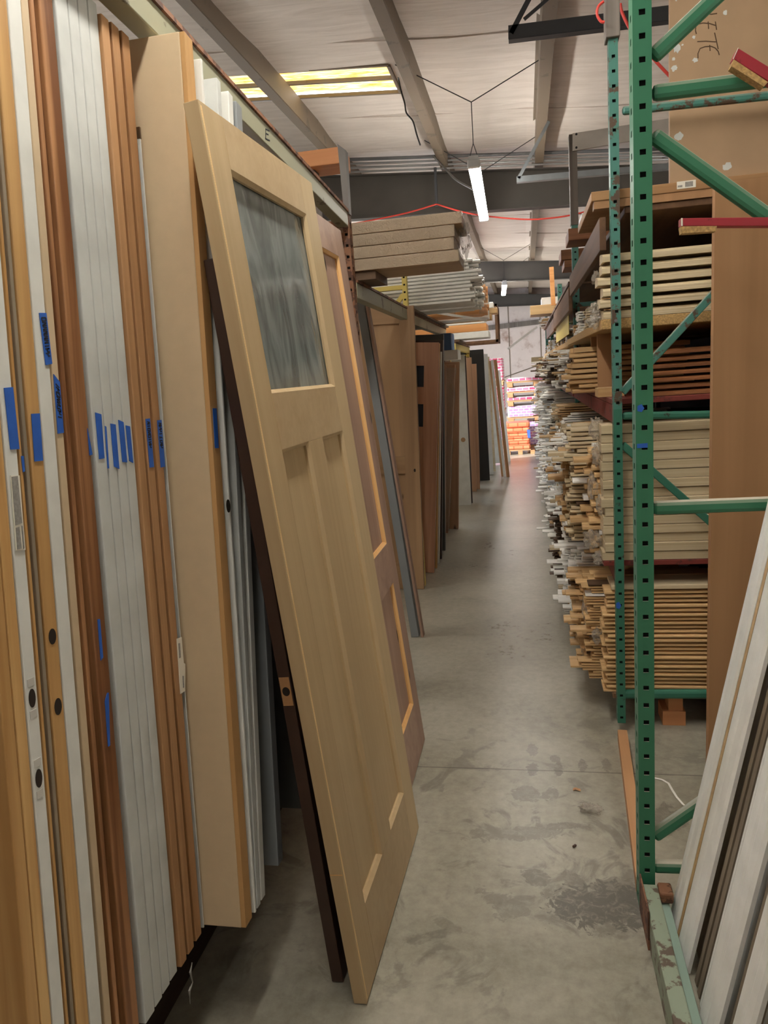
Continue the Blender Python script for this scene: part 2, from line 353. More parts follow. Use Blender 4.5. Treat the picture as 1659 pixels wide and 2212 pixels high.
# seams of the blanket as thin pleats
for k, sy in enumerate(SEAMS):
    pts = [(x, sy, roof_z(x) + 0.005 + 0.012*math.sin(x*3+sy)) for x in [XL+0.01+(XR-XL-0.02)*i/22 for i in range(23)]]
    mb = MB()
    for a, c in zip(pts, pts[1:]): mb.bar(a, c, 0.016, 0.012, (0, 0, 1))
    o = struct(mb.build('ceiling_seam', M_CEIL))
# translucent roof panel, yellowed, lit by the day outside
def sky_panel_mat():
    m, nt, b = new_mat('yellowed roof panel'); L = nt.links.new
    tc = N(nt, 'ShaderNodeTexCoord'); mp = N(nt, 'ShaderNodeMapping'); mp.inputs['Scale'].default_value = (3.2, 26, 1); L(tc.outputs['Object'], mp.inputs['Vector'])
    nz = N(nt, 'ShaderNodeTexNoise'); nz.inputs['Scale'].default_value = 1.6; nz.inputs['Detail'].default_value = 6; nz.inputs['Roughness'].default_value = 0.65; L(mp.outputs[0], nz.inputs['Vector'])
    r = ramp(nt, [(0.34, srgb((206, 150, 60))), (0.46, srgb((240, 205, 120))), (0.62, srgb((255, 246, 205)))]); L(nz.outputs['Fac'], r.inputs[0])
    L(r.outputs[0], b.inputs['Emission Color']); b.inputs['Emission Strength'].default_value = SKYLIGHT; L(r.outputs[0], b.inputs['Base Color'])
    return m
o = MB().grid(lambda u, v: (SKX0+(SKX1-SKX0)*u, SKY0+(SKY1-SKY0)*v, roof_z(SKX0+(SKX1-SKX0)*u)+0.05+0.012*math.cos(v*18)), 2, 30).build('window_1', sky_panel_mat(), smooth=True, fix=False); struct(o)
mb = MB(); 
for t in (0.0, 0.46, 1.0): 
    y = SKY0+(SKY1-SKY0)*t; mb.bar((SKX0, y, roof_z(SKX0)+0.02), (SKX1, y, roof_z(SKX1)+0.02), 0.03, 0.03)
mb.bar((SKX1, SKY0, roof_z(SKX1)+0.02), (SKX1, SKY1, roof_z(SKX1)+0.02), 0.03, 0.04)
struct(mb.build('window_frame', M_PURLIN))
struct(MB().box(XL-9, XR+0.2, YB-0.2, YF+0.2, 4.9, 5.0).build('roof', M_GIRDER)) if False else None
# walls
def wall_mat(name, c, dirty):
    m, nt, b = new_mat(name); L = nt.links.new
    tc = N(nt, 'ShaderNodeTexCoord'); nz = N(nt, 'ShaderNodeTexNoise'); nz.inputs['Scale'].default_value = 1.1; nz.inputs['Detail'].default_value = 8; nz.inputs['Roughness'].default_value = 0.7; L(tc.outputs['Object'], nz.inputs['Vector'])
    r = ramp(nt, [(0.32, srgb(dirty)), (0.46, srgb(c)), (0.7, srgb(tuple(min(255, x+12) for x in c)))]); L(nz.outputs['Fac'], r.inputs[0]); L(r.outputs[0], b.inputs['Base Color']); b.inputs['Roughness'].default_value = 0.8
    return m
M_WALL = wall_mat('stained wall board', (224, 210, 202), (170, 140, 124))
M_WALLP = wall_mat('wall sheet', (176, 170, 164), (150, 142, 134))
struct(MB().box(XL-9, XR, YF, YF+0.15, 0, 4.9).build('wall_far', M_WALL))
struct(MB().box(XR, XR+0.15, YB, YF, 0, 4.3).build('wall_right', M_WALLP))
struct(MB().box(XL, XR, YB-0.15, YB, 0, 4.9).build('wall_back', M_WALLP))
# the wall on the rack side has a wide open loading door that lets the daylight in at the end of the aisle
mb = MB(); mb.box(XL-0.15, XL, YB, 10.2, 0, 4.7); mb.box(XL-0.15, XL, 22.0, YF, 0, 4.7); mb.box(XL-0.15, XL, 10.2, 22.0, 4.3, 4.7)
struct(mb.build('wall_left', M_WALLP))
# steel: girders across, purlins along
def girder(y, zb, w=0.16):
    mb = MB()
    x0, x1 = XL+0.02, XR-0.02
    for (ya, yb, f0, f1) in ((y-0.01, y+0.01, 0, 1), (y-w/2, y+w/2, 0, 0.03), (y-w/2, y+w/2, 0.97, 1)):
        def z(x, f): 
            lo = zb - 0.045*x; hi = roof_z(x)-0.24; return lo+(hi-lo)*f
        mb.hexa(((x0, ya, z(x0, f0)), (x1, ya, z(x1, f0)), (x1, yb, z(x1, f0)), (x0, yb, z(x0, f0)), (x0, ya, z(x0, f1)), (x1, ya, z(x1, f1)), (x1, yb, z(x1, f1)), (x0, yb, z(x0, f1))))
    return struct(mb.build('ceiling_girder', M_GIRDER))
girder(9.5, 3.42); girder(17.5, 3.44); girder(25.5, 3.5)
def purl_x(px, py):                       # the purlin's lower flange as seen, on the sloping purlin plane
    p = at_z(px, py, 4.0)
    for _ in range(6): p = at_z(px, py, roof_z(p.x)-0.2)
    return p.x
for (pa, pb, lip) in (((380, 0), (455, 0), 1), ((797, 0), (842, 0), 1), ((1175, 0), (1206, 0), -1), (None, None, 1.75), (None, None, 3.1), (None, None, -3.6), (None, None, -4.9)):
    if pa: x0, x1 = purl_x(*pa), purl_x(*pb); x1 = x0 + min(0.09, max(0.06, abs(x1-x0)))
    else: x0 = lip; x1 = lip+0.07
    zt = roof_z(x0)+0.0; zb = roof_z(x0)-0.2
    mb = MB()
    xw = x1 if lip != -1 else x0
    mb.box(xw-0.006, xw+0.006, YB+.01, YF-.01, zb, zt); mb.box(x0, x1, YB+.01, YF-.01, zb-0.006, zb+0.006); mb.box(x0 if xw == x1 else x1-0.004, x0+0.004 if xw == x1 else x1, YB+.01, YF-.01, zb, zb+0.025)
    mb.box(x0-0.03, x1, YB+.01, YF-.01, zt-0.006, zt)
    struct(mb.build('ceiling_purlin', M_PURLIN))
# far wall: stud cross, panel joints, header
zc = lambda px, py: at_y(px, py, YF-0.01)
mb = MB()
a = zc(1214, 655); c = zc(1212, 728); mb.box(a.x-0.14, a.x+0.14, YF-0.1, YF-0.01, c.z, 3.6)
a = zc(1080, 713); c = zc(1155, 700); mb.bar((a.x-3, YF-0.06, a.z), (c.x+1.2, YF-0.06, c.z+0.1), 0.09, 0.16)
mb.box(XL, XR, YF-0.18, YF-0.01, 3.62, 3.82)
struct(mb.build('trim_1', M_OLDWOOD))
mb = MB()
for px in (1100, 1168): 
    q = zc(px, 740); mb.box(q.x-0.012, q.x+0.012, YF-0.016, YF-0.004, 0, 3.6)
a = zc(1090, 815); c = zc(1160, 790); mb.bar((a.x, YF-0.01, a.z), (c.x, YF-0.01, c.z), 0.02, 0.03)
struct(mb.build('trim_2', M_PURLIN))
# ------------------------------------------------------------------ lamps: hanging LED tube fixtures, a row along the aisle plus added unseen ones
M_LED = emit('lamp diffuser', (255, 250, 240), LAMP_POWER)
M_CAP = plain('lamp end cap', (206, 208, 208), 0.4)
def tube_lamp(a, b, label, chains):
    a = Vector(a); b = Vector(b); t = thing('tube_lamp', label, 'lamp', tuple((a+b)/2), 'hanging tube lamps in a row along the aisle')
    d = (b-a).normalized()
    mb = MB(); mb.bar(a+d*.06, b-d*.06, 0.10, 0.055, (0, 0, 1)); mb.build('diffuser', M_LED, t, bevel=0.02)
    MB().bar(a+Vector((0, 0, .043)), b+Vector((0, 0, .043)), 0.08, 0.03, (0, 0, 1)).build('housing', M_CAP, t)
    for p, q in ((a, a+d*.06), (b-d*.06, b)): MB().bar(p, q, 0.108, 0.066, (0, 0, 1)).build('end_cap', M_CAP, t, bevel=0.012)
    for p, hook in chains:
        p = Vector(p); mb = MB()
        top = p + Vector((0, 0, 0.18))
        mb.tube([p+Vector((-0.04, 0, .05)), top], .003, 5); mb.tube([p+Vector((0.04, 0, .05)), top], .003, 5)
        k = Vector((p.x, p.y, hook)); mb.tube([top, k], .004, 5)
        for sx in (-1, 1):
            x = p.x + sx*0.62; mb.tube([k, (x, p.y, roof_z(x)-0.03)], .0045, 5)
        mb.build('hanging_wire', M_BLACKC, t)
    return t
A1, B1 = at_z(1023, 352, 3.28), at_z(1045, 470, 3.28)
A1 = Vector((A1.x, A1.y, 3.28)); B1 = A1 + (B1-A1).normalized()*2.44
tube_lamp(A1, B1, 'bright tube lamp hanging over the aisle before the first grey roof girder', [(A1+(B1-A1)*.04, roof_z(0)-0.32), (A1+(B1-A1)*.93, roof_z(0)-0.35)])
A2 = at_z(1090, 612, 3.28); B2 = A2 + Vector((-0.09, 2.44, 0))
tube_lamp(A2, B2, 'small distant tube lamp hanging below the second grey roof girder', [(A2+(B2-A2)*.04, roof_z(0)-0.35), (A2+(B2-A2)*.93, roof_z(0)-0.4)])
tube_lamp((-0.42, 0.45, 3.28), (-0.42, 2.89, 3.28), 'tube lamp hanging overhead at the start of the aisle', [((-0.42, .6, 3.28), 3.8), ((-0.42, 2.7, 3.28), 3.8)])
tube_lamp((-0.42, -4.6, 3.28), (-0.42, -2.16, 3.28), 'added unseen tube lamp over the aisle mouth behind the viewer', [((-0.42, -4.4, 3.28), 3.8), ((-0.42, -2.3, 3.28), 3.8)])  # added out of view, also brightens the near floor
for (x, y) in ((3.6, 0.5), (3.6, 8.0)):  # lamps added out of view for ambient light
    tube_lamp((x, y, 3.28), (x, y+2.44, 3.28), 'added unseen tube lamp over the neighbouring aisle behind the green rack' if y < 4 else 'second added unseen tube lamp over the neighbouring aisle behind the green rack', [((x, y+.1, 3.28), 3.6), ((x, y+2.3, 3.28), 3.6)])
tube_lamp((-3.5, 2.2, 3.28), (-3.5, 4.64, 3.28), 'added unseen tube lamp over the neighbouring aisle behind the door rack', [((-3.5, 2.4, 3.28), 3.9), ((-3.5, 4.4, 3.28), 3.9)])  # added out of view to light the stacked white mouldings
# ------------------------------------------------------------------ left rack: slabs racked on edge like books
ZB = 0.30
def lean_frame(Xe, a, b):
    """frame of a slab whose near edge runs through picture points a and b in the plane x = Xe; the slab foot is at ZB"""
    p, q = at_x(a[0], a[1], Xe), at_x(b[0], b[1], Xe)
    s = (p.y-q.y)/(p.z-q.z); y = q.y + s*(ZB-q.z)
    return Matrix.Translation((Xe, y, ZB)) @ Matrix.Rotation(-math.atan(s), 4, 'X'), y, s
def tape(parent, pts, Xe, mat=None, name='tape', text=None, thick=0.0012):
    P = [at_x(px, py, Xe+0.0006) for px, py in pts]
    o = MB().prism(P, (0, 0, 0), (thick, 0, 0)).build(name, mat or M_TAPE, parent)
    if text:
        # pen strokes across the tape
        a, b, c, d = P[0], P[1], P[-2], P[-1]; rnd = random.Random(int(pts[0][0]*7+pts[0][1])); mb = MB()
        for i in range(text[2]):
            f0 = text[0] + (text[1]-text[0])*(i+0.15)/text[2]; f1 = text[0] + (text[1]-text[0])*(i+0.85)/text[2]
            def pt(u, f): return (a.lerp(d, f)).lerp(b.lerp(c, f), u) + Vector((thick+0.0003, 0, 0))
            ch = rnd.choice([[(.2, 0), (.8, 0), (.8, 1), (.2, 1), (.2, 0)], [(.2, 0), (.2, 1), (.5, .5), (.8, 1)], [(.2, .5), (.8, .5)], [(.2, 0), (.8, .3), (.2, 1), (.8, 1)], [(.8, 0), (.2, .2), (.5, .6), (.5, .6), (.8, 1), (.2, 1)], [(.2, 0), (.8, 0), (.5, 0), (.5, 1), (.8, 1)]])
            for (u0, v0), (u1, v1) in zip(ch, ch[1:]):
                p0, p1 = pt(u0, f0+(f1-f0)*v0), pt(u1, f0+(f1-f0)*v1)
                if (p1-p0).length > 1e-4: mb.bar(p0, p1, 0.0022, 0.0005, (1, 0, 0))
        mb.build('writing', M_INK, o)
    return o
def bore(parent, px, py, Xe, rz, ry, mat=None, name='bore_hole'):
    c = at_x(px, py, Xe+0.0004); n = 20
    P = [Vector((Xe+0.0004, c.y+ry*math.cos(2*math.pi*k/n), c.z+rz*math.sin(2*math.pi*k/n))) for k in range(n)]
    return MB().prism(P, (0, 0, 0), (0.0006, 0, 0)).build(name, mat or M_HOLE, parent)
SLAB = {}
LEAN = {'A': [], 'B': [], 'C': []}
def slab(key, label, mat, L, R, Xe=-0.83, h=2.04, width=0.76, group=None, edge=None, t=None, lean=None):
    """L, R: picture x of the near and far edge of the slab's narrow face at rows 740 and 1480; slabs of one row share one lean"""
    M, y, s = lean_frame(Xe, (L[0], 740), (L[1], 1480))
    if lean:
        s = LEAN[lean]; a, b = at_x(L[0], 740, Xe), at_x(L[1], 1480, Xe)
        y = ((a.y-s*(a.z-ZB)) + (b.y-s*(b.z-ZB)))/2
        if PREV:                                    # clear of the slab before it at foot and head
            py, ps, pt = PREV[-1]
            for zz in (0.0, 2.12): y = max(y, py + ps*zz + pt*math.sqrt(1+ps*ps) + .0012 - s*zz)
        M = Matrix.Translation((Xe, y, ZB)) @ Matrix.Rotation(-math.atan(s), 4, 'X')
    if t is None: t = min(at_x(R[k], row, Xe).y-at_x(L[k], row, Xe).y for k, row in ((0, 740), (1, 1480)))*math.cos(math.atan(s))
    root = thing('door_leaf', label, 'door', M=M, group=group)
    MB().box(-width, 0 if edge is None else -0.012, 0, t-0.0016, 0, h).build('slab', mat, root, local=True, bevel=min(.0022, t*.15))
    if edge is not None: MB().box(-0.012, 0, 0.0005, t-0.0021, 0.001, h-0.001).build('edge_strip', edge, root, local=True, bevel=0.001)
    if lean: PREV.append((y, s, t))
    SLAB[key] = (root, Xe, M, t); return root
PREV = []
LEAN = {'A': .115, 'M': .110, 'N': .105, 'O': .100, 'B': .093, 'C': .091}
slab('p0', 'pine slab with wide grain at the frame edge, before the first white slab', M_PINEK, (-52, -16), (-24, 14), lean='A')
slab('p1', 'yellow pine slab edge with straight fine grain beside the two-hole white slab', M_PINE, (-24, 14), (1, 43), lean='A')
slab('w1', 'white slab edge with two large bored holes, plain blue tape and grey printed sticker', M_WHITE, (1, 43), (29, 76), lean='A')
slab('p2', 'thin orange pine leaf squeezed behind the white slab with two bored holes', M_PINE, (29, 76), (36, 92), Xe=-.832, lean='A')
slab('g1', 'recessed white leaf coloured with gap shade, sunk between two pine slab edges', plain('gap shade grey', (150, 136, 116), .6), (37, 92), (46, 107), Xe=-0.833, h=1.98, lean='A')  # greyish tone paints the gap's shade on a recessed white leaf
slab('p3', 'pine slab edge with two bored holes and one plain blue tape', M_PINEK, (46, 107), (74, 137), lean='A')
slab('w2', 'white slab edge with one tall blue tape marked in pen above eye level', M_WHITE, (75, 137), (104, 166), lean='A')
slab('m1', 'beige fibreboard slab edge with a slant cut blue tape marked in pen', M_BEIGE, (104.5, 166.5), (121, 191), Xe=-0.832, lean='M')
slab('c1', 'dark cedar slab edge recessed behind the beige fibreboard slab', M_CEDAR, (123, 193), (134, 203), Xe=-0.833, lean='N')
slab('c2', 'reddish cedar slab edge with knots and two small torn blue tapes', M_CEDAR, (146, 214), (178, 243), lean='O')
fr = (0, .28, .50, .72, 1.0)
wl = ['first white slab of the tight white row, with a wide plain blue tape', 'second white slab of the tight white row, with a hair-thin blue tape', 'third white slab of the tight white row, with two blue tapes side by side', 'last white slab of the tight white row, next to the brown fir slabs']
for i in range(4): slab('s%d' % i, wl[i], M_WHITEGREY, (187+89*fr[i], 246+95*fr[i]), (187+89*fr[i+1]-(6 if i == 3 else 0), 246+95*fr[i+1]-(6 if i == 3 else 0)), Xe=-0.826, h=2.09, lean='B', group='white slabs in one tight row')
bl = ['plain brown fir slab edge touching the row of white slabs', 'brown fir slab edge with a marked blue tape, middle of three fir slabs', 'brown fir slab edge with marked blue tape and torn paper label, beside the beige slab']
for i in range(3): slab('b%d' % i, bl[i], M_FIR, (277+59*i/3, 341+59*i/3), (277+59*(i+1)/3-4.5, 341+59*(i+1)/3-4.5), Xe=-0.819, group='brown fir slabs in a row', h=2.07, lean='C')
slab('bz', 'pale narrow leaf with a bronze capped top behind the fir slabs', M_WHITEGREY, (336, 400), (338.5, 402.5), Xe=-0.82, h=1.86, lean='C')
MB().box(-.5, 0.001, -0.0005, SLAB['bz'][3]-.001, 1.86, 1.885).build('top_cap', plain('bronze cap', (92, 70, 48), 0.4, 0.3), SLAB['bz'][0], local=True)
slab('be', 'tall smooth beige slab jutting out into the aisle with its broad face showing', M_BEIGE, (444, 495), (471, 522), Xe=-0.714, h=2.09, t=0.044, edge=wood('edge lipping', (214, 172, 116), (186, 142, 90), 'Z', .5, .5))
# white and grey slabs beyond the tall beige one
def slab_z(key, label, mat, foot, s, t, h=2.06, width=0.76, group=None, edge=None, zb=ZB, name='door_leaf'):
    p = at_z(foot[0], foot[1], zb); Xe = min(p.x, -.709)
    M = Matrix.Translation((Xe, max(p.y-t, 1.537), zb)) @ Matrix.Rotation(-math.atan(s), 4, 'X')
    root = thing(name, label, 'door', M=M, group=group)
    MB().box(-width, 0, 0, t-0.001, 0, h).build('slab', mat, root, local=True, bevel=0.002)
    SLAB[key] = (root, Xe, M, t); return root
slab_z('d1', 'bright white slab right behind the tall beige slab', M_WHITE, (549, 1988), 0.1145, 0.010, 2.06)
slab_z('d2', 'white slab with a round hole in its edge, second beyond the tall beige slab', M_WHITEGREY, (565, 1949), 0.151, 0.024, 2.06)
slab_z('d3', 'narrow white slab with a chipped edge, third beyond the tall beige slab', M_WHITE, (580, 1929), 0.172, 0.030, 2.06)
slab_z('d4', 'grey slab with a broken lower corner behind the leaning pale door', M_GREYD, (612, 1851), 0.130, 0.040, 2.04)
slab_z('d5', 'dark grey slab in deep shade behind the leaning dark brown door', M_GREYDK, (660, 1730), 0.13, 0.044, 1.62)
bore(SLAB['d2'][0], 493, 1093, SLAB['d2'][1]+.001, .016, .012)
# tapes, labels and bores on the near slabs
def T(key, pts, **k): root, Xe, M, t = SLAB[key]; return tape(root, pts, Xe, **k)
T('w1', [(8, 838), (27, 836), (41, 970), (22, 971)])
o = T('w1', [(22, 1027), (41, 1027), (54, 1188), (33, 1190)], mat=M_PAPER, name='sticker')
root, Xe, M, t = SLAB['w1']
for pts in ([(25, 1030), (37, 1028), (47, 1130), (33, 1135)], [(34, 1140), (41, 1138), (46, 1185), (37, 1187)], [(46, 1136), (48, 1136), (52, 1184), (50, 1186)]):
    tape(o, pts, Xe+.0012, M_GREYINK, 'print')
T('p2', [(45, 985), (50, 985), (53, 1018), (49, 1020)])
T('p3', [(67, 894), (85, 893), (92, 995), (74, 997)])
T('w2', [(84, 676), (99, 676), (112, 786), (98, 789)], text=(0.08, 0.85, 9))
T('m1', [(115, 808), (128, 825), (137, 935), (124, 937)], text=(0.1, 0.75, 8))
T('c2', [(188, 925), (191, 940), (199, 982), (193, 984)])
T('c2', [(210, 1338), (215, 1337), (222, 1420), (217, 1427)])
T('c2', [(231, 1497), (234, 1496), (237, 1610), (233, 1613), (226, 1515)])
T('s0', [(205, 891), (218, 895), (225, 990), (214, 992)]); T('s1', [(226, 920), (229, 922), (235, 1012), (232, 1012)])
T('s1', [(238, 915), (249, 917), (257, 1013), (246, 1008)]) ; T('s2', [(255, 907), (266, 912), (274, 999), (264, 998)])
T('s3', [(271, 919), (280, 921), (287, 1000), (279, 996)])
T('b1', [(314, 905), (323, 904), (332, 1009), (323, 1010)], text=(0.05, 0.6, 8)); T('b2', [(339, 908), (348, 907), (356, 1008), (347, 1010)], text=(0.05, 0.6, 8))
root, Xe, M, t = SLAB['b2']
pts = [(381, 1380), (391, 1376), (396, 1432), (399, 1434), (399, 1492), (389, 1499)]
tape(root, pts, Xe, M_PAPER, 'torn_label', thick=.0016)
for q in ([(385, 1390), (388, 1389), (390, 1420), (387, 1422)], [(394, 1460), (396, 1460), (397, 1485), (395, 1486)]): tape(root, q, Xe+.0016, M_GREYINK, 'print')
def edge_hole(key, px, py, rz, ry, name='bore_hole', mat=None):
    """round hole drilled in the middle of a slab edge"""
    root, Xe, M, t = SLAB[key]; c = M.inverted() @ at_x(px, py, Xe)
    P = [(0.0004, (t-.0016)/2+ry*math.cos(.314159*k), c.z+rz*math.sin(.314159*k)) for k in range(20)]
    MB().prism(P, (0, 0, 0), (.0006, 0, 0)).build(name, mat or M_HOLE, root, local=True); return c.z
for px, py in ((61, 1512), (70, 1690)):
    z = edge_hole('w1', px, py, .016, .0085); root, Xe, M, t = SLAB['w1']
    for sgn in (-1, 1):
        MB().box(.0002, .0009, (t-.0016)/2-.0085, (t-.0016)/2+.0085, z+sgn*.027-.007, z+sgn*.027+.007).build('latch_mortise', plain('mortise white', (206, 202, 194), 0.5), root, local=True, bevel=.0003)
edge_hole('p3', 115, 1374, .014, .010); edge_hole('p3', 125, 1526, .015, .010)
root, Xe, M, t = SLAB['be']
tape(root, [(459, 882), (467, 882), (472, 968), (464, 968)], Xe)
# ------------------------------------------------------------------ left rack frame
M_HOLE_SHADE = plain('hole shade liner', (20, 20, 18), .9)
def punched_post(x0, x1, y0, y1, z0, z1, pitch, hole, faces, mats):
    """hollow post whose given faces ('-y', '-x', '+x') carry a row of square punched holes"""
    mb = MB(); n = int((z1-z0)/pitch)
    def face(P, du, hasholes, fl):
        w = du.length; a = 0.5-hole/w/2; b = 0.5+hole/w/2
        if not hasholes: mb.quad(P, P+du, P+du+Vector((0, 0, z1-z0)), P+Vector((0, 0, z1-z0))); return
        e = P + du
        mb.quad(P, P+du*a, P+du*a+Vector((0, 0, z1-z0)), P+Vector((0, 0, z1-z0))); mb.quad(P+du*b, e, e+Vector((0, 0, z1-z0)), P+du*b+Vector((0, 0, z1-z0)))
        zz = 0.0
        for k in range(n):
            h0 = k*pitch + pitch/2 - hole/2
            mb.quad(P+du*a+Vector((0, 0, zz)), P+du*b+Vector((0, 0, zz)), P+du*b+Vector((0, 0, h0)), P+du*a+Vector((0, 0, h0))); zz = h0+hole
        mb.quad(P+du*a+Vector((0, 0, zz)), P+du*b+Vector((0, 0, zz)), P+du*b+Vector((0, 0, z1-z0)), P+du*a+Vector((0, 0, z1-z0)))
    i = 0.002
    face(Vector((x0, y0, z0)), Vector((x1-x0, 0, 0)), '-y' in faces, 0); face(Vector((x0, y1, z0)), Vector((0, y0-y1, 0)), '-x' in faces, 0)
    face(Vector((x1, y0, z0)), Vector((0, y1-y0, 0)), '+x' in faces, 0); face(Vector((x1, y1, z0)), Vector((x0-x1, 0, 0)), False, 0)
    mb.quad((x0, y0, z1), (x1, y0, z1), (x1, y1, z1), (x0, y1, z1))
    # dark liner panels painting the shade seen through the holes
    e = .010
    mb.quad((x0+.003, y0+e, z0), (x1-.003, y0+e, z0), (x1-.003, y0+e, z1-.001), (x0+.003, y0+e, z1-.001), 1)
    if '-x' in faces: mb.quad((x0+e, y0+.003, z0), (x0+e, y1-.003, z0), (x0+e, y1-.003, z1-.001), (x0+e, y0+.003, z1-.001), 1)
    # wall thickness seen at the hole edges
    for k in range(n):
        h0 = z0 + k*pitch + pitch/2
        if '-y' in faces:
            cx = (x0+x1)/2
            for s in (-1, 1): mb.box(cx-hole/2-.001, cx+hole/2+.001, y0+.0002, y0+.003, h0+s*(hole/2)-.0008, h0+s*(hole/2)+.0008)
    return mb
def left_frame(y, label, mat, xt=-0.73, top=2.32, pw=.032):
    t = thing('rack_upright', label, 'rack', (xt-.4, y, 0))
    for x in (xt-pw, xt-.95):
        punched_post(x, x+pw, y, y+.06, 0.004, top, 0.0508, 0.014, ('-y', '+x'), mat).build('post', [mat, M_HOLE_SHADE], t)
    mb = MB()
    for z in (0.2, 1.1, top-.1): mb.bar((xt-.03, y+.03, z), (xt-.92, y+.03, z), .03, .03)
    mb.bar((xt-.03, y+.03, .25), (xt-.92, y+.03, 1.05), .03, .03); mb.bar((xt-.92, y+.03, 1.15), (xt-.03, y+.03, top-.15), .03, .03)
    mb.build('brace', mat, t); return t
L1 = left_frame(3.60, 'rusty punched steel upright at the end of the upper cream beam', M_RUST, -0.792, 2.42)
pa = at_y(735, 310, 3.59); pb = at_y(748, 452, 3.59)
MB().hexa(((pb.x-.012, 3.59, pb.z-.02), (pb.x+.012, 3.59, pb.z-.02), (pb.x+.012, 3.64, pb.z-.02), (pb.x-.012, 3.64, pb.z-.02), (pa.x-.014, 3.59, pa.z), (pa.x+.022, 3.59, pa.z-.03), (pa.x+.022, 3.64, pa.z-.03), (pa.x-.014, 3.64, pa.z))).build('post_extension', plain('post cap steel', (112, 108, 104), .6), L1)
left_frame(5.37, 'cream yellow punched upright rising beside the white mouldings', M_YELLOW, -0.80, 2.30)
left_frame(8.3, 'punched upright half hidden between the wrapped packs, third along the door rack', M_YELLOW, -0.80, 1.88)
left_frame(10.48, 'distant cream upright at the far end of the door rack', M_YELLOW, -0.75, 1.88)
left_frame(0.32, 'near upright of the door rack standing beside the first pine slabs', M_RUST, -0.95, 2.6)
def rack_beam(y0, y1, z, label, mat, xf=-0.745, h=0.085, d=0.045, zs=None):
    t = thing('rack_rail', label, 'beam', (xf, (y0+y1)/2, z)); z2 = z if zs is None else zs
    mb = MB()
    mb.hexa(((xf-d, y0, z-h), (xf, y0, z-h), (xf, y1, z2-h), (xf-d, y1, z2-h), (xf-d, y0, z-.012), (xf, y0, z-.012), (xf, y1, z2-.012), (xf-d, y1, z2-.012)))
    mb.build('beam_body', mat, t, bevel=.003)
    MB().hexa(((xf-d-.02, y0, z-.0118), (xf+.006, y0, z-.0118), (xf+.006, y1, z2-.0118), (xf-d-.02, y1, z2-.0118), (xf-d-.02, y0, z), (xf+.006, y0, z), (xf+.006, y1, z2), (xf-d-.02, y1, z2))).build('top_flange', M_RUST, t)
    return t
BX = -.79
za, zb_ = at_x(525, 205, BX), at_x(750, 452, BX); k_ = (zb_.z-za.z)/(zb_.y-za.y)
B1 = rack_beam(.45, 3.58, za.z+k_*(.45-za.y), 'cream box beam across the tops of the door slabs, paint scuffed dark', M_LEFTBEAM, BX, .078, .05, zs=za.z+k_*(3.58-za.y))
# stencilled letter on the beam
mb = MB()
for a, b in (((574, 278), (574, 300)), ((574, 279), (582, 283)), ((574, 288), (580, 291)), ((573, 299), (583, 304))):
    mb.bar(at_x(*a, BX+.0006), at_x(*b, BX+.0006), .004, .0006, (1, 0, 0))
mb.build('stencil_mark', M_INK, B1)
rack_beam(3.67, 5.25, 2.063, 'second cream beam, lower, carrying the film wrapped packs', M_LEFTBEAM, BX, .085, .05, zs=2.05)
rack_beam(5.45, 8.28, 2.05, 'third cream beam along the door rack above the tan panel door', M_LEFTBEAM, -.83, .085, .05)
rack_beam(8.38, 10.55, 1.90, 'yellow beam over the black door at the far part of the door rack', M_YELLOW, -.745, .085, .05)
# low timbers under the racked slabs, full height and dark to deepen the shade
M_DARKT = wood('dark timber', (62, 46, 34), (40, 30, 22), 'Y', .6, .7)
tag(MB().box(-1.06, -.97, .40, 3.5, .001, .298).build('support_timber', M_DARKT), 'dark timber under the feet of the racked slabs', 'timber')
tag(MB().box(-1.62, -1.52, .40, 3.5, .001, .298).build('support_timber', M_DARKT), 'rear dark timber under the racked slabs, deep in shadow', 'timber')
# sheet backing deep inside the rack
tag(MB().box(-1.99, -1.93, .2, 3.3, 0.0, 2.6).build('plywood_sheet', M_HARDB), 'plywood sheet closing the rear of the door rack', 'board')
# ------------------------------------------------------------------ leaning panel doors
def frame_of(P0, P1, Ttop):
    P0, P1, Ttop = Vector(P0), Vector(P1), Vector(Ttop)
    u = (P1-P0).normalized(); h = Ttop-P0; h = h-u*h.dot(u); H = h.length; h.normalize(); n = u.cross(h)
    M = Matrix((( u.x, -n.x, h.x, P0.x), (u.y, -n.y, h.y, P0.y), (u.z, -n.z, h.z, P0.z), (0, 0, 0, 1)))
    return M, (P1-P0).length, H
def ledge(x0, x1, z0, z1, dpt, mat, root, name='sticking'):
    """moulded border around a recess: four sloped strips from the face down to the panel"""
    mb = MB(); s = 0.009
    o = [(x0, z0), (x1, z0), (x1, z1), (x0, z1)]; i = [(x0+s, z0+s), (x1-s, z0+s), (x1-s, z1-s), (x0+s, z1-s)]
    for k in range(4):
        j = (k+1) % 4
        mb.quad((o[k][0], 0.0005, o[k][1]), (o[j][0], 0.0005, o[j][1]), (i[j][0], dpt*.55, i[j][1]), (i[k][0], dpt*.55, i[k][1]))
        mb.quad((i[k][0], dpt*.55, i[k][1]), (i[j][0], dpt*.55, i[j][1]), (i[j][0], dpt, i[j][1]), (i[k][0], dpt, i[k][1]))
    return mb.build(name, mat, root, local=True, fix=False)
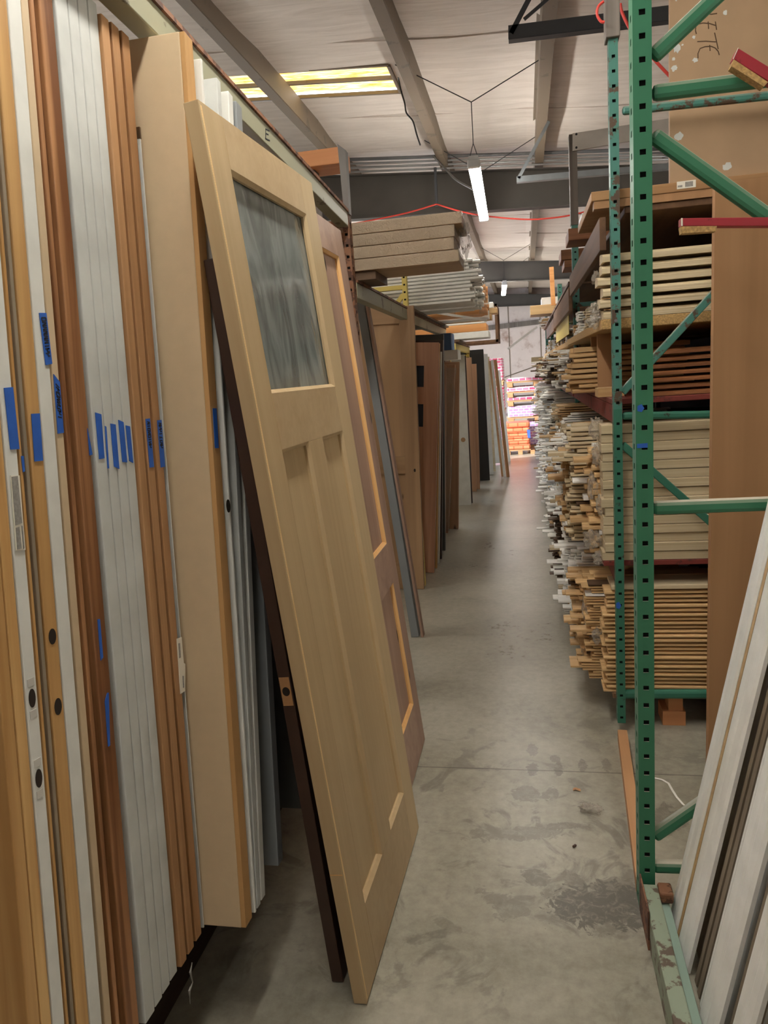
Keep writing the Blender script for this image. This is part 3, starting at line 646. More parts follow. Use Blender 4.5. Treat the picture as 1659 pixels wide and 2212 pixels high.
# the pale craftsman door in front
P0 = at_z(793, 2173, 0); P1 = at_z(905, 1790, 0); TT = at_y(426, 217, 1.6)
M, W, H = frame_of(P0, P1, TT); th = .0355
M = Matrix.Translation((0, 0, .0046)) @ M
D = thing('panel_door_leaf', 'pale poplar door with one glass light over two tall panels, leaning foremost by the aisle', 'door', M=M)
sw = .115; zt = H-.115
for x0, x1 in ((0, sw), (W-sw, W)): MB().box(x0, x1, 0, th, 0, H).build('stile', M_POPLAR, D, local=True, bevel=.0018)
MB().box(sw, W-sw, 0, th, zt, H).build('top_rail', M_POPLARX, D, local=True, bevel=.001)
MB().box(sw, W-sw, 0, th, 1.44, 1.578).build('lock_rail', M_POPLARX, D, local=True, bevel=.001)
MB().box(sw, W-sw, 0, th, 0, .204).build('bottom_rail', M_POPLARX, D, local=True, bevel=.001)
MB().box(.322, .441, 0, th, .204, 1.44).build('mullion', M_POPLAR, D, local=True, bevel=.001)
for x0, x1 in ((sw, .322), (.441, W-sw)):
    MB().box(x0, x1, .016, th-.014, .204, 1.44).build('panel', M_POPLAR, D, local=True)
    ledge(x0, x1, .204, 1.44, .016, M_POPLAR, D)
ledge(sw, W-sw, 1.578, zt, .016, M_POPLAR, D, 'glazing_bead')
m, nt, b = new_mat('obscure glass'); b.inputs['Base Color'].default_value = srgb((214, 222, 222)); b.inputs['Roughness'].default_value = .04; b.inputs['Transmission Weight'].default_value = .30; b.inputs['IOR'].default_value = 1.5
tc = N(nt, 'ShaderNodeTexCoord'); mp = N(nt, 'ShaderNodeMapping'); mp.inputs['Scale'].default_value = (6, 1, 2.2); nz = N(nt, 'ShaderNodeTexNoise'); nz.inputs['Scale'].default_value = 1.3; nz.inputs['Detail'].default_value = 3; nz.inputs['Distortion'].default_value = 2.5
nt.links.new(tc.outputs['Object'], mp.inputs['Vector']); nt.links.new(mp.outputs[0], nz.inputs['Vector']); bp = N(nt, 'ShaderNodeBump'); bp.inputs['Strength'].default_value = .10; bp.inputs['Distance'].default_value = .03
nt.links.new(nz.outputs['Fac'], bp.inputs['Height']); nt.links.new(bp.outputs[0], b.inputs['Normal'])
r = ramp(nt, [(.38, srgb((122, 128, 124))), (.6, srgb((158, 164, 160)))]); nt.links.new(nz.outputs['Fac'], r.inputs[0]); nt.links.new(r.outputs[0], b.inputs['Base Color'])  # grey streaks in the base colour imitate soft reflections
M_GLASS = m
MB().box(sw-.004, W-sw+.004, .018, .024, 1.573, zt+.004).build('glass_pane', M_GLASS, D, local=True)
# fine twin scribe lines along the face corner of the near stile and a saw mark on its edge
mb = MB()
for x in (.006, .0105): mb.box(x-.0009, x+.0009, -.0008, .0003, .01, H-.01)
mb.build('scribe_line', plain('fresh wood line', (242, 212, 158), .6), D, local=True)
MB().box(-.0006, .0003, .001, th-.001, .372, .3745).build('saw_mark', M_HONEY, D, local=True)
# dark brown door behind it
bn = at_z(740, 2125, 0); u = (P1-P0).normalized(); h = Vector((-.138, .03, 1.86)); 
Mb, _, _ = frame_of(bn + Vector((.003, .0, .004)), bn + Vector((.003, 0, .004)) + u, bn + h)
Db = thing('panel_door_leaf', 'dark brown door leaning behind the pale poplar door, only its edge showing', 'door', M=Mb)
MB().box(0, .56, 0, .033, 0, 1.89).build('slab', M_DKBROWN, Db, local=True, bevel=.002)
pbr = at_y(628, 1490, bn.y+.012); lp = Mb.inverted() @ pbr
MB().box(-.0012, .0002, .003, .030, lp.z-.038, lp.z+.038).build('strike_plate', plain('bare wood patch', (186, 138, 92), .6), Db, local=True)
n_ = 18
MB().prism([(-.0016, .0165+.010*math.cos(2*math.pi*k/n_), lp.z+.012*math.sin(2*math.pi*k/n_)) for k in range(n_)], (0, 0, 0), (.0005, 0, 0)).build('bore_hole', M_HOLE, Db, local=True)
# knotty alder two panel door
A0 = at_z(893, 1700, 0); A1 = at_z(920, 1600, 0); At = at_y(738, 500, 3.0)
ua = (A1-A0).normalized(); Wa = .762; A0 = A1-ua*Wa
Ma, _, Ha = frame_of(A0, A1, A0 + (At-A1)); Ma = Matrix.Translation((-.004, .004, .0046)) @ Ma
Da = thing('panel_door_leaf', 'pinkish knotty alder door with two recessed panels, leaning behind the pale poplar door', 'door', M=Ma)
sa = .112
for x0, x1 in ((0, sa), (Wa-sa, Wa)): MB().box(x0, x1, 0, th, 0, Ha).build('stile', M_ALDER, Da, local=True, bevel=.0018)
for z0, z1, nm in ((Ha-.115, Ha, 'top_rail'), (.757, .925, 'lock_rail'), (0, .22, 'bottom_rail')): MB().box(sa, Wa-sa, 0, th, z0, z1).build(nm, M_ALDERX, Da, local=True, bevel=.001)
for z0, z1 in ((.22, .757), (.925, Ha-.115)):
    MB().box(sa, Wa-sa, .016, th-.014, z0, z1).build('panel', M_ALDER, Da, local=True); ledge(sa, Wa-sa, z0, z1, .016, M_HONEY, Da)
# a dark grey slab and a thin wood slab leaning further along
def lean_slab(label, mat, foot_a, foot_b, top, yfoot, wd_, h_, name='door_leaf', thin=.008):
    f0 = at_z(foot_a[0], foot_a[1], 0); f1 = at_z(foot_b[0], foot_b[1], 0); tp = at_y(top[0], top[1], f0.y)
    hh = (tp-f0).normalized(); tk = (f1-f0).length
    uu = Vector((0, 1, 0)); nn = uu.cross(hh).normalized()
    if nn.x < 0: nn = -nn
    f1 = f1 + Vector((0, 0, .004))
    Mx = Matrix(((uu.x, -nn.x, hh.x, f1.x), (uu.y, -nn.y, hh.y, f1.y), (uu.z, -nn.z, hh.z, f1.z), (0, 0, 0, 1)))
    t = thing(name, label, 'door', M=Mx); MB().box(0, wd_, 0, tk-thin, 0, h_).build('slab', mat, t, local=True, bevel=.002); return t
lean_slab('grey edged slab leaning beyond the alder door, outer of two', M_GREYD, (889, 1374), (905, 1377), (765, 625), 4.3, .07, 2.1)
lean_slab('thin pale wood slab leaning against the grey edged slab', M_ALDER, (905, 1377), (915, 1378), (781, 641), 4.3, .06, 2.1, thin=.016)

pts = [at_x(px, py, -.80) for px, py in ((415, 2079), (411, 2100), (416, 2122), (409, 2140), (411, 2168))]
tag(MB().tube(pts, [.0015, .003, .0014, .003, .001], 6).build('cobweb_strand', plain('dusty cobweb', (140, 136, 130), .9)), 'dusty cobweb strand hanging below the brown fir slabs', 'cobweb')
# ------------------------------------------------------------------ doors standing square to the aisle further along the rack
def face_door(label, mat, foot, top, t=.044, width=.76, name='door_leaf', group=None):
    f = at_z(foot[0], foot[1], 0); p = at_y(top[0], top[1], f.y)
    h = Vector((p.x-f.x, 0, p.z)).normalized(); r = Vector((h.z, 0, -h.x))
    lift = max(0, r.z*width)
    Mx = Matrix(((r.x, 0, h.x, f.x), (0, 1, 0, f.y), (r.z, 0, h.z, f.z + lift + .001), (0, 0, 0, 1)))
    H = (p-f).length
    root = thing(name, label, 'door', M=Mx, group=group)
    return root, Mx, H, width, t
def plain_face(label, mat, foot, top, t=.044, width=.76, h=None):
    root, Mx, H, w, t = face_door(label, mat, foot, top, t, width)
    MB().box(-w, 0, 0, t, 0, h or H).build('slab', mat, root, local=True, bevel=.002); return root, Mx, H
# tan knotty panel door
R, Mx, H, w, t = face_door('tan knotty panel door standing square to the aisle on the floor', M_TAN, (916, 1273), (893, 660))
inv = Mx.inverted(); lx = lambda px, py: (inv @ at_y(px, py, 5.33))
sx = lx(863, 690).x; zt_ = lx(850, 700).z; zl0 = lx(880, 1022).z; zl1 = lx(870, 985).z
for x0, x1 in ((-w, -w-sx), (sx, 0)): MB().box(x0, x1, 0, t, 0, H).build('stile', M_TAN, R, local=True, bevel=.0015)
for z0, z1, nm in ((zt_, H, 'top_rail'), (zl0, zl1, 'lock_rail'), (0, .2, 'bottom_rail')): MB().box(-w-sx, sx, 0, t, z0, z1).build(nm, M_TANX, R, local=True, bevel=.001)
for z0, z1 in ((.2, zl0), (zl1, zt_)): MB().box(-w-sx, sx, .017, t-.012, z0, z1).build('panel', M_TAN, R, local=True)
q = lx(874, 674); MB().prism([(q.x+.006*math.cos(k*.63), -.0005, q.z+.006*math.sin(k*.63)) for k in range(10)], (0, 0, 0), (0, .0006, 0)).build('peg_hole', M_PAPER, R, local=True)
q = lx(897, 1015)
MB().prism([(q.x+.008*math.cos(k*.63), -.0005, q.z+.013*math.sin(k*.63)) for k in range(10)], (0, 0, 0), (0, .0006, 0)).build('knot', M_HOLE, R, local=True)
# dark grey tall slab and the reddish fir door with three small lights
plain_face('tall dark grey slab rising behind the reddish fir door', M_GREYDK, (962, 1190), (958, 722), h=None)
R, Mx, H, w, t = face_door('reddish fir door with small square glass lights in a column', M_FIRRED, (938, 1238), (948, 740))
inv = Mx.inverted(); lx = lambda px, py: inv @ at_y(px, py, 5.76)
xa = lx(916, 800).x; xb = xa-.16
zs = [(lx(912, 836).z, lx(912, 790).z), (lx(912, 922).z, lx(912, 873).z)]
zz = [0] + [v for p in sorted(zs) for v in p] + [H]
MB().box(xa, 0, 0, t, 0, H).build('stile', M_FIRRED, R, local=True, bevel=.002); MB().box(-w, xb, 0, t, 0, H).build('stile', M_FIRRED, R, local=True, bevel=.002)
mb = MB()
for k in range(0, len(zz), 2): MB().box(xb, xa, 0, t, zz[k], zz[k+1]).build('rail', M_FIRRED, R, local=True)
for z0, z1 in zs: MB().box(xb, xa, .016, .024, z0, z1).build('glass_pane', plain('dark glass', (52, 58, 66), .08), R, local=True)
for foot, top, mat, lab in (((944, 1228), (950, 742), M_HONEY, 'thin honey coloured slab edge right behind the reddish fir door'), ((949, 1218), (954, 760), M_WHITE, 'white slab edge peeking out behind the reddish fir door'),
                            ((954, 1208), (957, 735), M_DKBROWN, 'dark slab edge between the reddish fir door and the knotty wrapped door'), ((962, 1172), (963, 790), M_KNOT, 'brown slab edge next to the film wrapped knotty door')):
    plain_face(lab, mat, foot, top, .038)
R, Mx, H = plain_face('knotty wood slab wrapped in loose film beside the white door with a round hole', M_KNOT, (968, 1152), (983, 788))
mb = MB(); rnd = random.Random(3)
mb.grid(lambda u, v: (-.42+.43*u + .008*math.sin(v*40), -.006-.006*math.sin(u*17+v*23)-.004*noise.noise(Vector((u*9, v*14, 0))), .02+(H-.05)*v), 14, 40)
mb.grid(lambda u, v: (.004+.006*noise.noise(Vector((u*5, v*20, 3))), -.008+.06*u, .02+(H-.05)*v), 4, 40)
mb.build('film_wrap', M_FILM, R, local=True, smooth=True, fix=False)
plain_face('second knotty slab tucked behind the film wrapped one', M_KNOT, (990, 1143), (992, 782))
R, Mx, H = plain_face('white panelled door with a round lock hole standing beyond the knotty slabs', M_WHITEGREY, (1018, 1091), (1003, 766))
inv = Mx.inverted(); q = inv @ at_y(1000.5, 950, at_z(1018, 1091, 0).y-.001)
MB().prism([(q.x+.027*math.cos(k*.3142), -.001, q.z+.027*math.sin(k*.3142)) for k in range(20)], (0, 0, 0), (0, .0012, 0)).build('lock_hole', plain('lock hole wood', (150, 118, 84), .7), R, local=True)
for z0, z1 in ((.16, .42), (.52, 1.0)):
    q0 = q.x+.02; ledge(-.62, q.x-.0, z0, z1, .008, M_WHITEGREY, R)
plain_face('dark slab edge close behind the white panelled door', M_DKBROWN, (1021, 1087), (1006, 768), .03)
R, Mx, H = plain_face('knotty reddish slab with a stepped top before the black door', M_KNOT, (1037, 1057), (1029, 786))
plain_face('taller knotty slab just behind the stepped one', M_KNOT, (1030, 1062), (1018, 772), .04)
plain_face('tall matt black door near the far end of the rack', M_BLACK, (1058, 1038), (1044, 755), .05, .9)
for i, (foot, top, mat, lab) in enumerate((((1066, 1026), (1053, 765), M_WHITE, 'cream slab edge right after the black door'), ((1071, 1020), (1057, 772), M_MPALE, 'pale wood slab edge, second after the black door'),
                                  ((1082, 1003), (1067, 790), M_WHITEGREY, 'white slab standing in the shade behind the leaning boards'))):
    plain_face(lab, mat, foot, top, .04)
def lean_board(name, label, mat, fa, fb, top_, group=None, cat='board', depth=.09):
    f0 = at_z(fa[0], fa[1], 0); f1 = at_z(fb[0], fb[1], 0); f1.y = f0.y; p = at_y(top_[0], top_[1], f0.y)
    w = abs(f1.x-f0.x); hh = (p-f0).normalized()
    o = MB()
    a = f0+Vector((0, 0, .002)); dx = Vector((w, 0, 0)); dy = Vector((0, depth, 0)); H = (p-f0)
    o.hexa((a, a+dx, a+dx+dy, a+dy, a+H, a+H+dx, a+H+dx+dy, a+H+dy))
    return tag(o.build(name, mat), label, cat, group)
lean_board('leaning_board', 'brown wood board leaning at the far end of the door rack, first of three', M_FIR, (1083, 1030), (1087, 1031), (1056, 780))
o = lean_board('leaning_board', 'white board with two drilled holes leaning between two wood boards', M_WHITE, (1088, 1031), (1093, 1031), (1060, 778))
f = at_z(1090, 1030, 0).y
for px, py in ((1078, 926), (1080, 941)):
    c = at_y(px, py, f+.001); MB().prism([(c.x+.016*math.cos(k*.63), f-.001, c.z+.018*math.sin(k*.63)) for k in range(10)], (0, 0, 0), (0, .001, 0)).build('bore_hole', M_HOLE, o)
lean_board('leaning_board', 'broad honey wood board leaning outermost at the far end of the door rack', M_FIR, (1094, 1031), (1101, 1029), (1066, 778))
lean_board('leaning_board', 'white board leaning far back beside the pink wrapped stacks', M_WHITE, (1098, 998), (1103, 997), (1075, 800))
# ------------------------------------------------------------------ goods on top of the door rack, lying across it with their ends over the aisle
def pack(name, label, cat, x0, x1, y0, y1, z0, z1, mat, group=None, bev=.004):
    return tag(MB().box(x0, x1, y0, y1, z0, z1).build(name, mat, bevel=bev), label, cat, group)
# two cross planks carrying the wrapped packs, then four packs
tag(MB().box(-1.7, -.70, 3.70, 4.02, 2.0635, 2.103).build('shelf_board', M_MDARK), 'dark board under the four film wrapped packs', 'board')
lab = ['lowest of four film wrapped timber packs above the rusty upright', 'second from bottom of the film wrapped timber packs', 'third from bottom of the film wrapped timber packs', 'topmost film wrapped timber pack']
z = 2.105
M_PACKW = wood('packed timber', (196, 168, 136), (166, 138, 108), 'X', .6, .5)
for i in range(4):
    xr = (-.295, -.315, -.31, -.272)[i]
    t = thing('timber_pack', lab[i], 'pack', (-.9, 3.68, z), 'film wrapped timber packs')
    MB().box(-1.75, xr, 3.682, 4.06, z, z+.053).build('timber', M_PACKW, t, bevel=.003)
    rnd = random.Random(i); mb = MB()
    def fn(u, v, z=z, xr=xr, i=i):
        return (-1.72+(xr+1.72+.006)*u, 3.677 - .007*abs(noise.noise(Vector((u*60, v*6, i*7.0)))) , z+.001+.052*v)
    mb.grid(fn, 120, 5)
    mb.grid(lambda u, v, z=z, xr=xr, i=i: (xr+.005+.008*abs(noise.noise(Vector((u*9, v*5, i+.5)))), 3.67+.39*u, z+.001+.052*v), 24, 4)
    mb.build('film_wrap', M_FILMB, t, smooth=True, fix=False); z += .0565
# crumpled film at the open end of the packs
def crumple(name, label, c, rx, ry, rz, seed, mat=None, parent=None):
    bm = bmesh.new(); bmesh.ops.create_icosphere(bm, subdivisions=4, radius=1.0)
    for v in bm.verts:
        p = v.co.copy(); n = noise.fractal(p*2.2+Vector((seed, seed*1.7, 0)), 1.0, 2.0, 5); k = .75+.5*n + .25*abs(noise.noise(p*6+Vector((0, seed, 0))))
        v.co = Vector((p.x*rx*k, p.y*ry*k, p.z*rz*k)) + Vector(c)
    me = bpy.data.meshes.new(name); bm.to_mesh(me); bm.free(); me.materials.append(mat or M_FILM)
    for q in me.polygons: q.use_smooth = True
    o = bpy.data.objects.new(name, me); COL.objects.link(o)
    if parent: put(o, parent)
    else: tag(o, label, 'plastic film')
    return o
crumple('plastic_film', 'crumpled clear film bunched at the ends of the wrapped timber packs', (-.270, 3.88, 2.24), .03, .12, .08, 3.1)
# white mouldings: rows of rounded lengths
def length(name, label, cat, y, z, x0, x1, w, t, mat, group=None, rnd=0.0):
    n = 8; P = []
    for k in range(n):
        a = 2*math.pi*(k+.5)/n; P.append(Vector((x0, y+w/2*(abs(math.cos(a))**.7)*(1 if math.cos(a) > 0 else -1), z+t/2*(abs(math.sin(a))**.7)*(1 if math.sin(a) > 0 else -1))))
    return tag(MB().prism(P, (x0, 0, 0), (x1, 0, 0)).build(name, mat, smooth=False), label, cat, group)
tag(MB().box(-1.75, -.79, 5.47, 6.5, 2.051, 2.066).build('shelf_board', M_MDARK), 'dark shelf board carrying the white moulding stack', 'board')
rnd = random.Random(5)
for r in range(12):
    for c in range(5 if r < 9 else 3):
        length('casing_length', 'white moulding length in the stack above the tan panel door', 'moulding', 5.52+c*.085+(.006*r), 2.08+r*.0255, -1.72, -.375+rnd.uniform(-.05, .05)+(.05 if r > 4 else 0), .08, .025, M_MWHITE, 'white mouldings stacked above the tan door')
for r in range(8):
    for c in range(4):
        length('casing_length', 'white moulding length in the rear stack above the tan panel door', 'moulding', 6.1+c*.085, 2.08+r*.0255, -1.72, -.35+rnd.uniform(-.05, .05), .08, .025, M_MWHITE, 'white mouldings in the rear stack above the tan door')
# orange wood poles bundled
tag(MB().box(-1.75, -.79, 6.52, 8.2, 2.051, 2.066).build('shelf_board', M_MDARK), 'dark shelf board carrying the orange wood poles', 'board')
for r in range(5):
    for c in range(6):
        y = 6.85+c*.062+(.03 if r % 2 else 0); zz_ = 2.097+r*.052; x1 = -.36+rnd.uniform(-.04, .05)
        tag(MB().tube([(-1.7, y, zz_), (x1, y, zz_)], .029, 10).build('wood_pole', M_POLE, smooth=True), 'orange wood pole in the taped bundle over the aisle', 'pole', 'orange wood poles in the taped bundle')
tag(MB().box(-.62, -.53, 5.785, 6.2, 2.019, 2.262).build('packing_tape', M_FILM), 'clear packing tape around the orange wood poles', 'tape') if False else None
for xx in (-.66, -.38):
    tag(MB().grid(lambda u, v, xx=xx: (xx+.07*u, 6.815+.004*math.sin(v*20), 2.07+.26*v), 2, 8).build('packing_tape', M_FILM, fix=False), 'band of clear tape round the orange poles, %s' % ('nearer the upright' if xx < -.5 else 'by their ends'), 'tape')
pack('white_carton', 'white wrapped carton poking out behind the orange poles', 'carton', -1.2, -.33, 7.35, 7.7, 2.068, 2.30, M_WHITE)
for i, (dx, zz_, m_) in enumerate(((.0, 2.068, M_MWOOD), (.06, 2.125, M_MWOOD), (.02, 2.182, M_MWHITE))):
    pack('timber_end', ['lowest pale timber length beyond the white carton', 'middle pale timber length beyond the white carton', 'uppermost white length beyond the white carton'][i], 'timber', -1.3, -.31+dx, 7.72, 7.9, zz_, zz_+.055, m_)
# white trim strip lying askew out over the aisle
a = at_y(925, 672, 5.55); b_ = at_y(1048, 692, 6.9)
tag(MB().bar((a.x, a.y, 2.012), (b_.x, b_.y, b_.z), .06, .014).build('white_trim', M_MWHITE), 'white trim strip lying askew below the orange poles', 'trim') if False else None
tag(MB().bar(at_y(885, 667, 6.6), at_y(1052, 692, 6.6), .022, .02).build('white_strip', M_MWHITE), 'thin white strip slanting below the orange wood poles', 'strip')
pack('grey_board', 'grey board overhanging the aisle under the orange poles', 'board', -1.7, at_y(1052, 695, 6.9).x, 6.3, 7.6, at_y(1052, 695, 6.6).z-.05, at_y(1052, 695, 6.6).z-.032, M_GREYD) if False else None
# wrapped orange and white packs on the next bay
p = at_y(1060, 740, 8.4)
tag(MB().box(-1.6, -.70, 8.40, 9.4, 1.902, 1.925).build('shelf_board', M_MDARK), 'dark shelf board under the white and orange wrapped packs', 'board')
for i, (m_, h_, lab_) in enumerate(((M_WHITE, .07, 'white wrapped pack, lower of the pair with the orange pack'), (M_POLE, .08, 'orange timber pack held by clear tape between white packs'), (M_WHITE, .05, 'white wrapped pack on top of the orange timber pack'))):
    zz_ = 1.927 + (0, .072, .154)[i]; pack('wrapped_pack', lab_, 'pack', -1.5, p.x-.02-.02*i, 8.42, 8.9, zz_, zz_+h_, m_)
# wooden crate frame beyond
mb = MB(); x0 = at_y(1062, 690, 9.6).x; x1_ = at_y(1075, 690, 9.6).x
for (xx, yy) in ((x1_, 9.5), (x1_, 10.3), (-1.0, 9.5), (-1.0, 10.3)): mb.box(xx-.03, xx, yy, yy+.03, 1.903, 2.36)
for zz_ in (1.903, 2.33):
    for yy in (9.5, 10.3): mb.box(-1.0, x1_, yy, yy+.03, zz_, zz_+.03)
    for xx in (-1.0, x1_): mb.box(xx-.03, xx, 9.5, 10.33, zz_, zz_+.03)
tag(mb.build('crate_frame', M_PLANK), 'open wooden crate frame at the far end on top of the door rack', 'crate')
# carton stack between grey slab and black door
q = at_y(985, 725, 7.6)
for i, (xa_, xb_, z0, z1, m_, lab_) in enumerate(((-1.2, q.x, 1.70, 1.80, M_WHITEGREY, 'grey carton shelved above the white panelled door'), (-1.2, q.x-.06, 1.802, 1.97, plain('blue carton', (64, 92, 130), .6), 'blue printed carton above the white panelled door'))):
    pack('carton', lab_, 'carton', xa_, xb_, 7.7, 8.05, z0, z1, m_)
tag(MB().box(-1.3, -.80, 7.70, 8.2995, 1.66, 1.699).build('shelf_board', M_PLANK), 'added short shelf board carrying the grey carton', 'board')  # board added to hold up the otherwise floating cartons
# timber blocks on top near the rusty upright
p0 = at_y(655, 340, 3.85); p1 = at_y(733, 335, 3.85)
pack('timber_block', 'fresh orange timber block lying on top of the door rack', 'timber', p0.x-.3, p1.x+.02, 3.8, 4.0, at_y(690, 358, 3.8).z, at_y(690, 322, 3.8).z, M_BLOCK)
for k, xx in enumerate((-1.25, -1.05)):
    zt_ = at_y(690, 358, 3.8).z
    pack('timber_post', ['rear', 'front'][k]+' prop under the fresh orange timber block', 'timber', xx, xx+.05, 3.85, 3.93, 2.333, zt_-.001, M_OLDWOOD)
# ------------------------------------------------------------------ green rack on the other side: upright frames
def tube_sq(mb, a, b, s): mb.bar(a, b, s, s)
def frame_brace(t, y, px_a, px_b, s, mat, name='brace', xend=1.32):
    a = at_y(px_a[0], px_a[1], y); b = at_y(px_b[0], px_b[1], y); d = (b-a)
    if d.x > 0.01 and abs(d.z/d.x) < .12: b = a + d*((xend-a.x)/d.x)
    b.y = a.y = y + s/2
    return MB().bar(a, b, s*.8, s, (0, 0, 1)).build(name, mat, t, bevel=s*.3)
U1 = thing('rack_upright', 'green upright frame with square punched holes, standing foremost by the aisle', 'rack', (.30, 2.05, 0))
punched_post(.277, .3205, 2.02, 2.085, 0.002, 3.5, .0515, .0145, ('-y', '-x'), M_GREEN).build('post', [M_GREEN, M_HOLE_SHADE], U1)
punched_post(1.32, 1.3635, 2.02, 2.085, 0.002, 3.5, .0515, .0135, ('-y',), M_GREEN).build('post', [M_GREEN, M_HOLE_SHADE], U1)
MB().box(1.30, 1.40, 2.005, 2.12, 0, .006).build('foot_plate', M_GREEN, U1)
ps = .037
frame_brace(U1, 2.03, (1411, 196), (1600, 172), ps, M_GREEN); frame_brace(U1, 2.03, (1411, 1100), (1600, 1093), ps, M_GREEN)
frame_brace(U1, 2.03, (1411, 1879), (1480, 1881), ps, M_GREEN)
def brace_to(px_a, slope_px, s=ps, y=2.03):
    a = at_y(px_a[0], px_a[1], y); b = at_y(slope_px[0], slope_px[1], y); d = b-a; b = a+d*((1.32-a.x)/d.x)
    if b.z > 3.4: b = a+d*((3.4-a.z)/d.z)
    if b.z < .1: b = a+d*((.1-a.z)/d.z)
    a.y = b.y = y+s/2
    MB().bar(a, b, s*.8, s, (0, 0, 1)).build('brace', M_GREEN, U1, bevel=s*.3)
brace_to((1411, 118), (1530, 5)); brace_to((1411, 286), (1659, 462)); brace_to((1413, 1815), (1500, 1755))
# blue tape scraps on the post
def scrap(pts, y, parent):
    P = [at_y(px, py, y) for px, py in pts]; MB().prism(P, (0, 0, 0), (0, -.0008, 0)).build('tape', M_TAPE, parent)
scrap([(1377, 877), (1386, 873), (1392, 882), (1386, 890), (1377, 888)], 2.0195, U1); scrap([(1376, 959), (1399, 957), (1399, 967), (1376, 968)], 2.0195, U1)
U2 = thing('rack_upright', 'weathered teal upright frame with a grey timber sleeve at its top, second along the rack', 'rack', (.36, 3.12, 0))
M_U2 = M_TEAL
punched_post(.341, .374, 3.10, 3.15, 0.052, 1.40, .0506, .0125, ('-y', '-x'), M_GREENDK).build('post', [M_GREENDK, M_HOLE_SHADE], U2)
punched_post(.341, .374, 3.10, 3.15, 1.40, 2.75, .0506, .0125, ('-y', '-x'), M_TEAL).build('post', [M_TEAL, M_HOLE_SHADE], U2)
punched_post(1.32, 1.353, 3.10, 3.15, 0.002, 3.0, .0506, .0125, ('-y',), M_TEAL).build('post', [M_TEAL, M_HOLE_SHADE], U2)
q = at_y(1308, 85, 3.1); q2 = at_y(1339, 85, 3.1)
MB().box(q.x, q2.x, 3.085, 3.16, q.z, 3.6).build('timber_sleeve', M_OLDWOOD, U2, bevel=.004)
ps2 = .03
frame_brace(U2, 3.105, (1345, 237), (1650, 205), ps2, M_TEAL); frame_brace(U2, 3.105, (1345, 899), (1530, 896), ps2, M_GREENDK); frame_brace(U2, 3.105, (1345, 1503), (1530, 1503), ps2*1.3, M_GREENDK)
for a, b in (((1345, 848), (1538, 639)), ((1345, 961), (1530, 1124))):
    pa = at_y(a[0], a[1], 3.11); pb = at_y(b[0], b[1], 3.11); d = pb-pa; pb = pa+d*((1.32-pa.x)/d.x)
    MB().bar(pa+Vector((0, .012, 0)), pb+Vector((0, .012, 0)), ps2*.8, ps2, (0, 0, 1)).build('brace', M_TEAL if a[1] < 900 else M_GREENDK, U2, bevel=.004)
P = [at_y(px, py, 3.0995) for px, py in ((1331, 1303), (1337, 1300), (1342, 1308), (1338, 1316), (1331, 1313))]
MB().prism(P, (0, 0, 0), (0, -.0008, 0)).build('tape', M_TAPE, U2)
qb = at_y(1330, 693, 3.099); MB().tube([(qb.x, 3.1, qb.z), (qb.x, 3.088, qb.z)], .006, 8).build('bolt', M_STEEL, U2)
x3 = at_y(1240, 460, 5.7)
M_U3 = M_TEAL
def back_frame(y, x0, label, top, sleeve=0):
    t = thing('rack_upright', label, 'rack', (x0, y, 0))
    for x in (x0, x0+.97): punched_post(x, x+.045, y, y+.06, .002, top, .0508, .0135, ('-y', '-x') if x == x0 else ('-y',), M_TEAL).build('post', [M_TEAL, M_HOLE_SHADE], t)
    if sleeve: MB().box(x0-.004, x0+.049, y-.008, y+.07, top-.3, top+sleeve).build('timber_sleeve', M_OLDWOOD, t)
    mb = MB()
    for z in (.2, 1.2, 2.0): mb.bar((x0+.045, y+.03, z), (x0+.97, y+.03, z), .03, .03)
    mb.build('brace', M_TEAL, t); return t
zt3 = at_y(1240, 395, 5.7).z
back_frame(5.70, x3.x-.02, 'teal upright frame with a grey timber sleeve, third along the rack, rising above the shelves', zt3+.02, at_y(1240, 290, 5.7).z-zt3-.02)
back_frame(8.20, .36, 'fourth upright frame of the green rack, mostly hidden by moulding ends', 2.4)
back_frame(10.75, .36, 'fifth upright frame of the green rack near the far end', 2.4)
back_frame(13.25, .36, 'last upright frame closing the far end of the moulding rack', 2.4)
a = at_y(1240, 307, 5.668); b_ = at_y(1446, 275, 5.668)
MB_ = MB().hexa([at_y(1237, 326, 5.668), at_y(1450, 290, 5.668), at_y(1450, 290, 5.668)+Vector((0, .018, 0)), at_y(1237, 326, 5.668)+Vector((0, .018, 0)), at_y(1237, 288, 5.668), at_y(1450, 255, 5.668), at_y(1450, 255, 5.668)+Vector((0, .018, 0)), at_y(1237, 288, 5.668)+Vector((0, .018, 0))])
sb = tag(MB_.build('cross_board', plain('painted board', (196, 190, 182), .6)), 'pale painted board nailed across the top of the third upright frame', 'board')
mb = MB()
for px, py in ((1245, 290), (1245, 319)):
    c = at_y(px, py, 5.668); mb.tube([(c.x, 5.668, c.z), (c.x, 5.664, c.z)], .008, 8)
mb.build('nail_head', M_BLACK, sb)
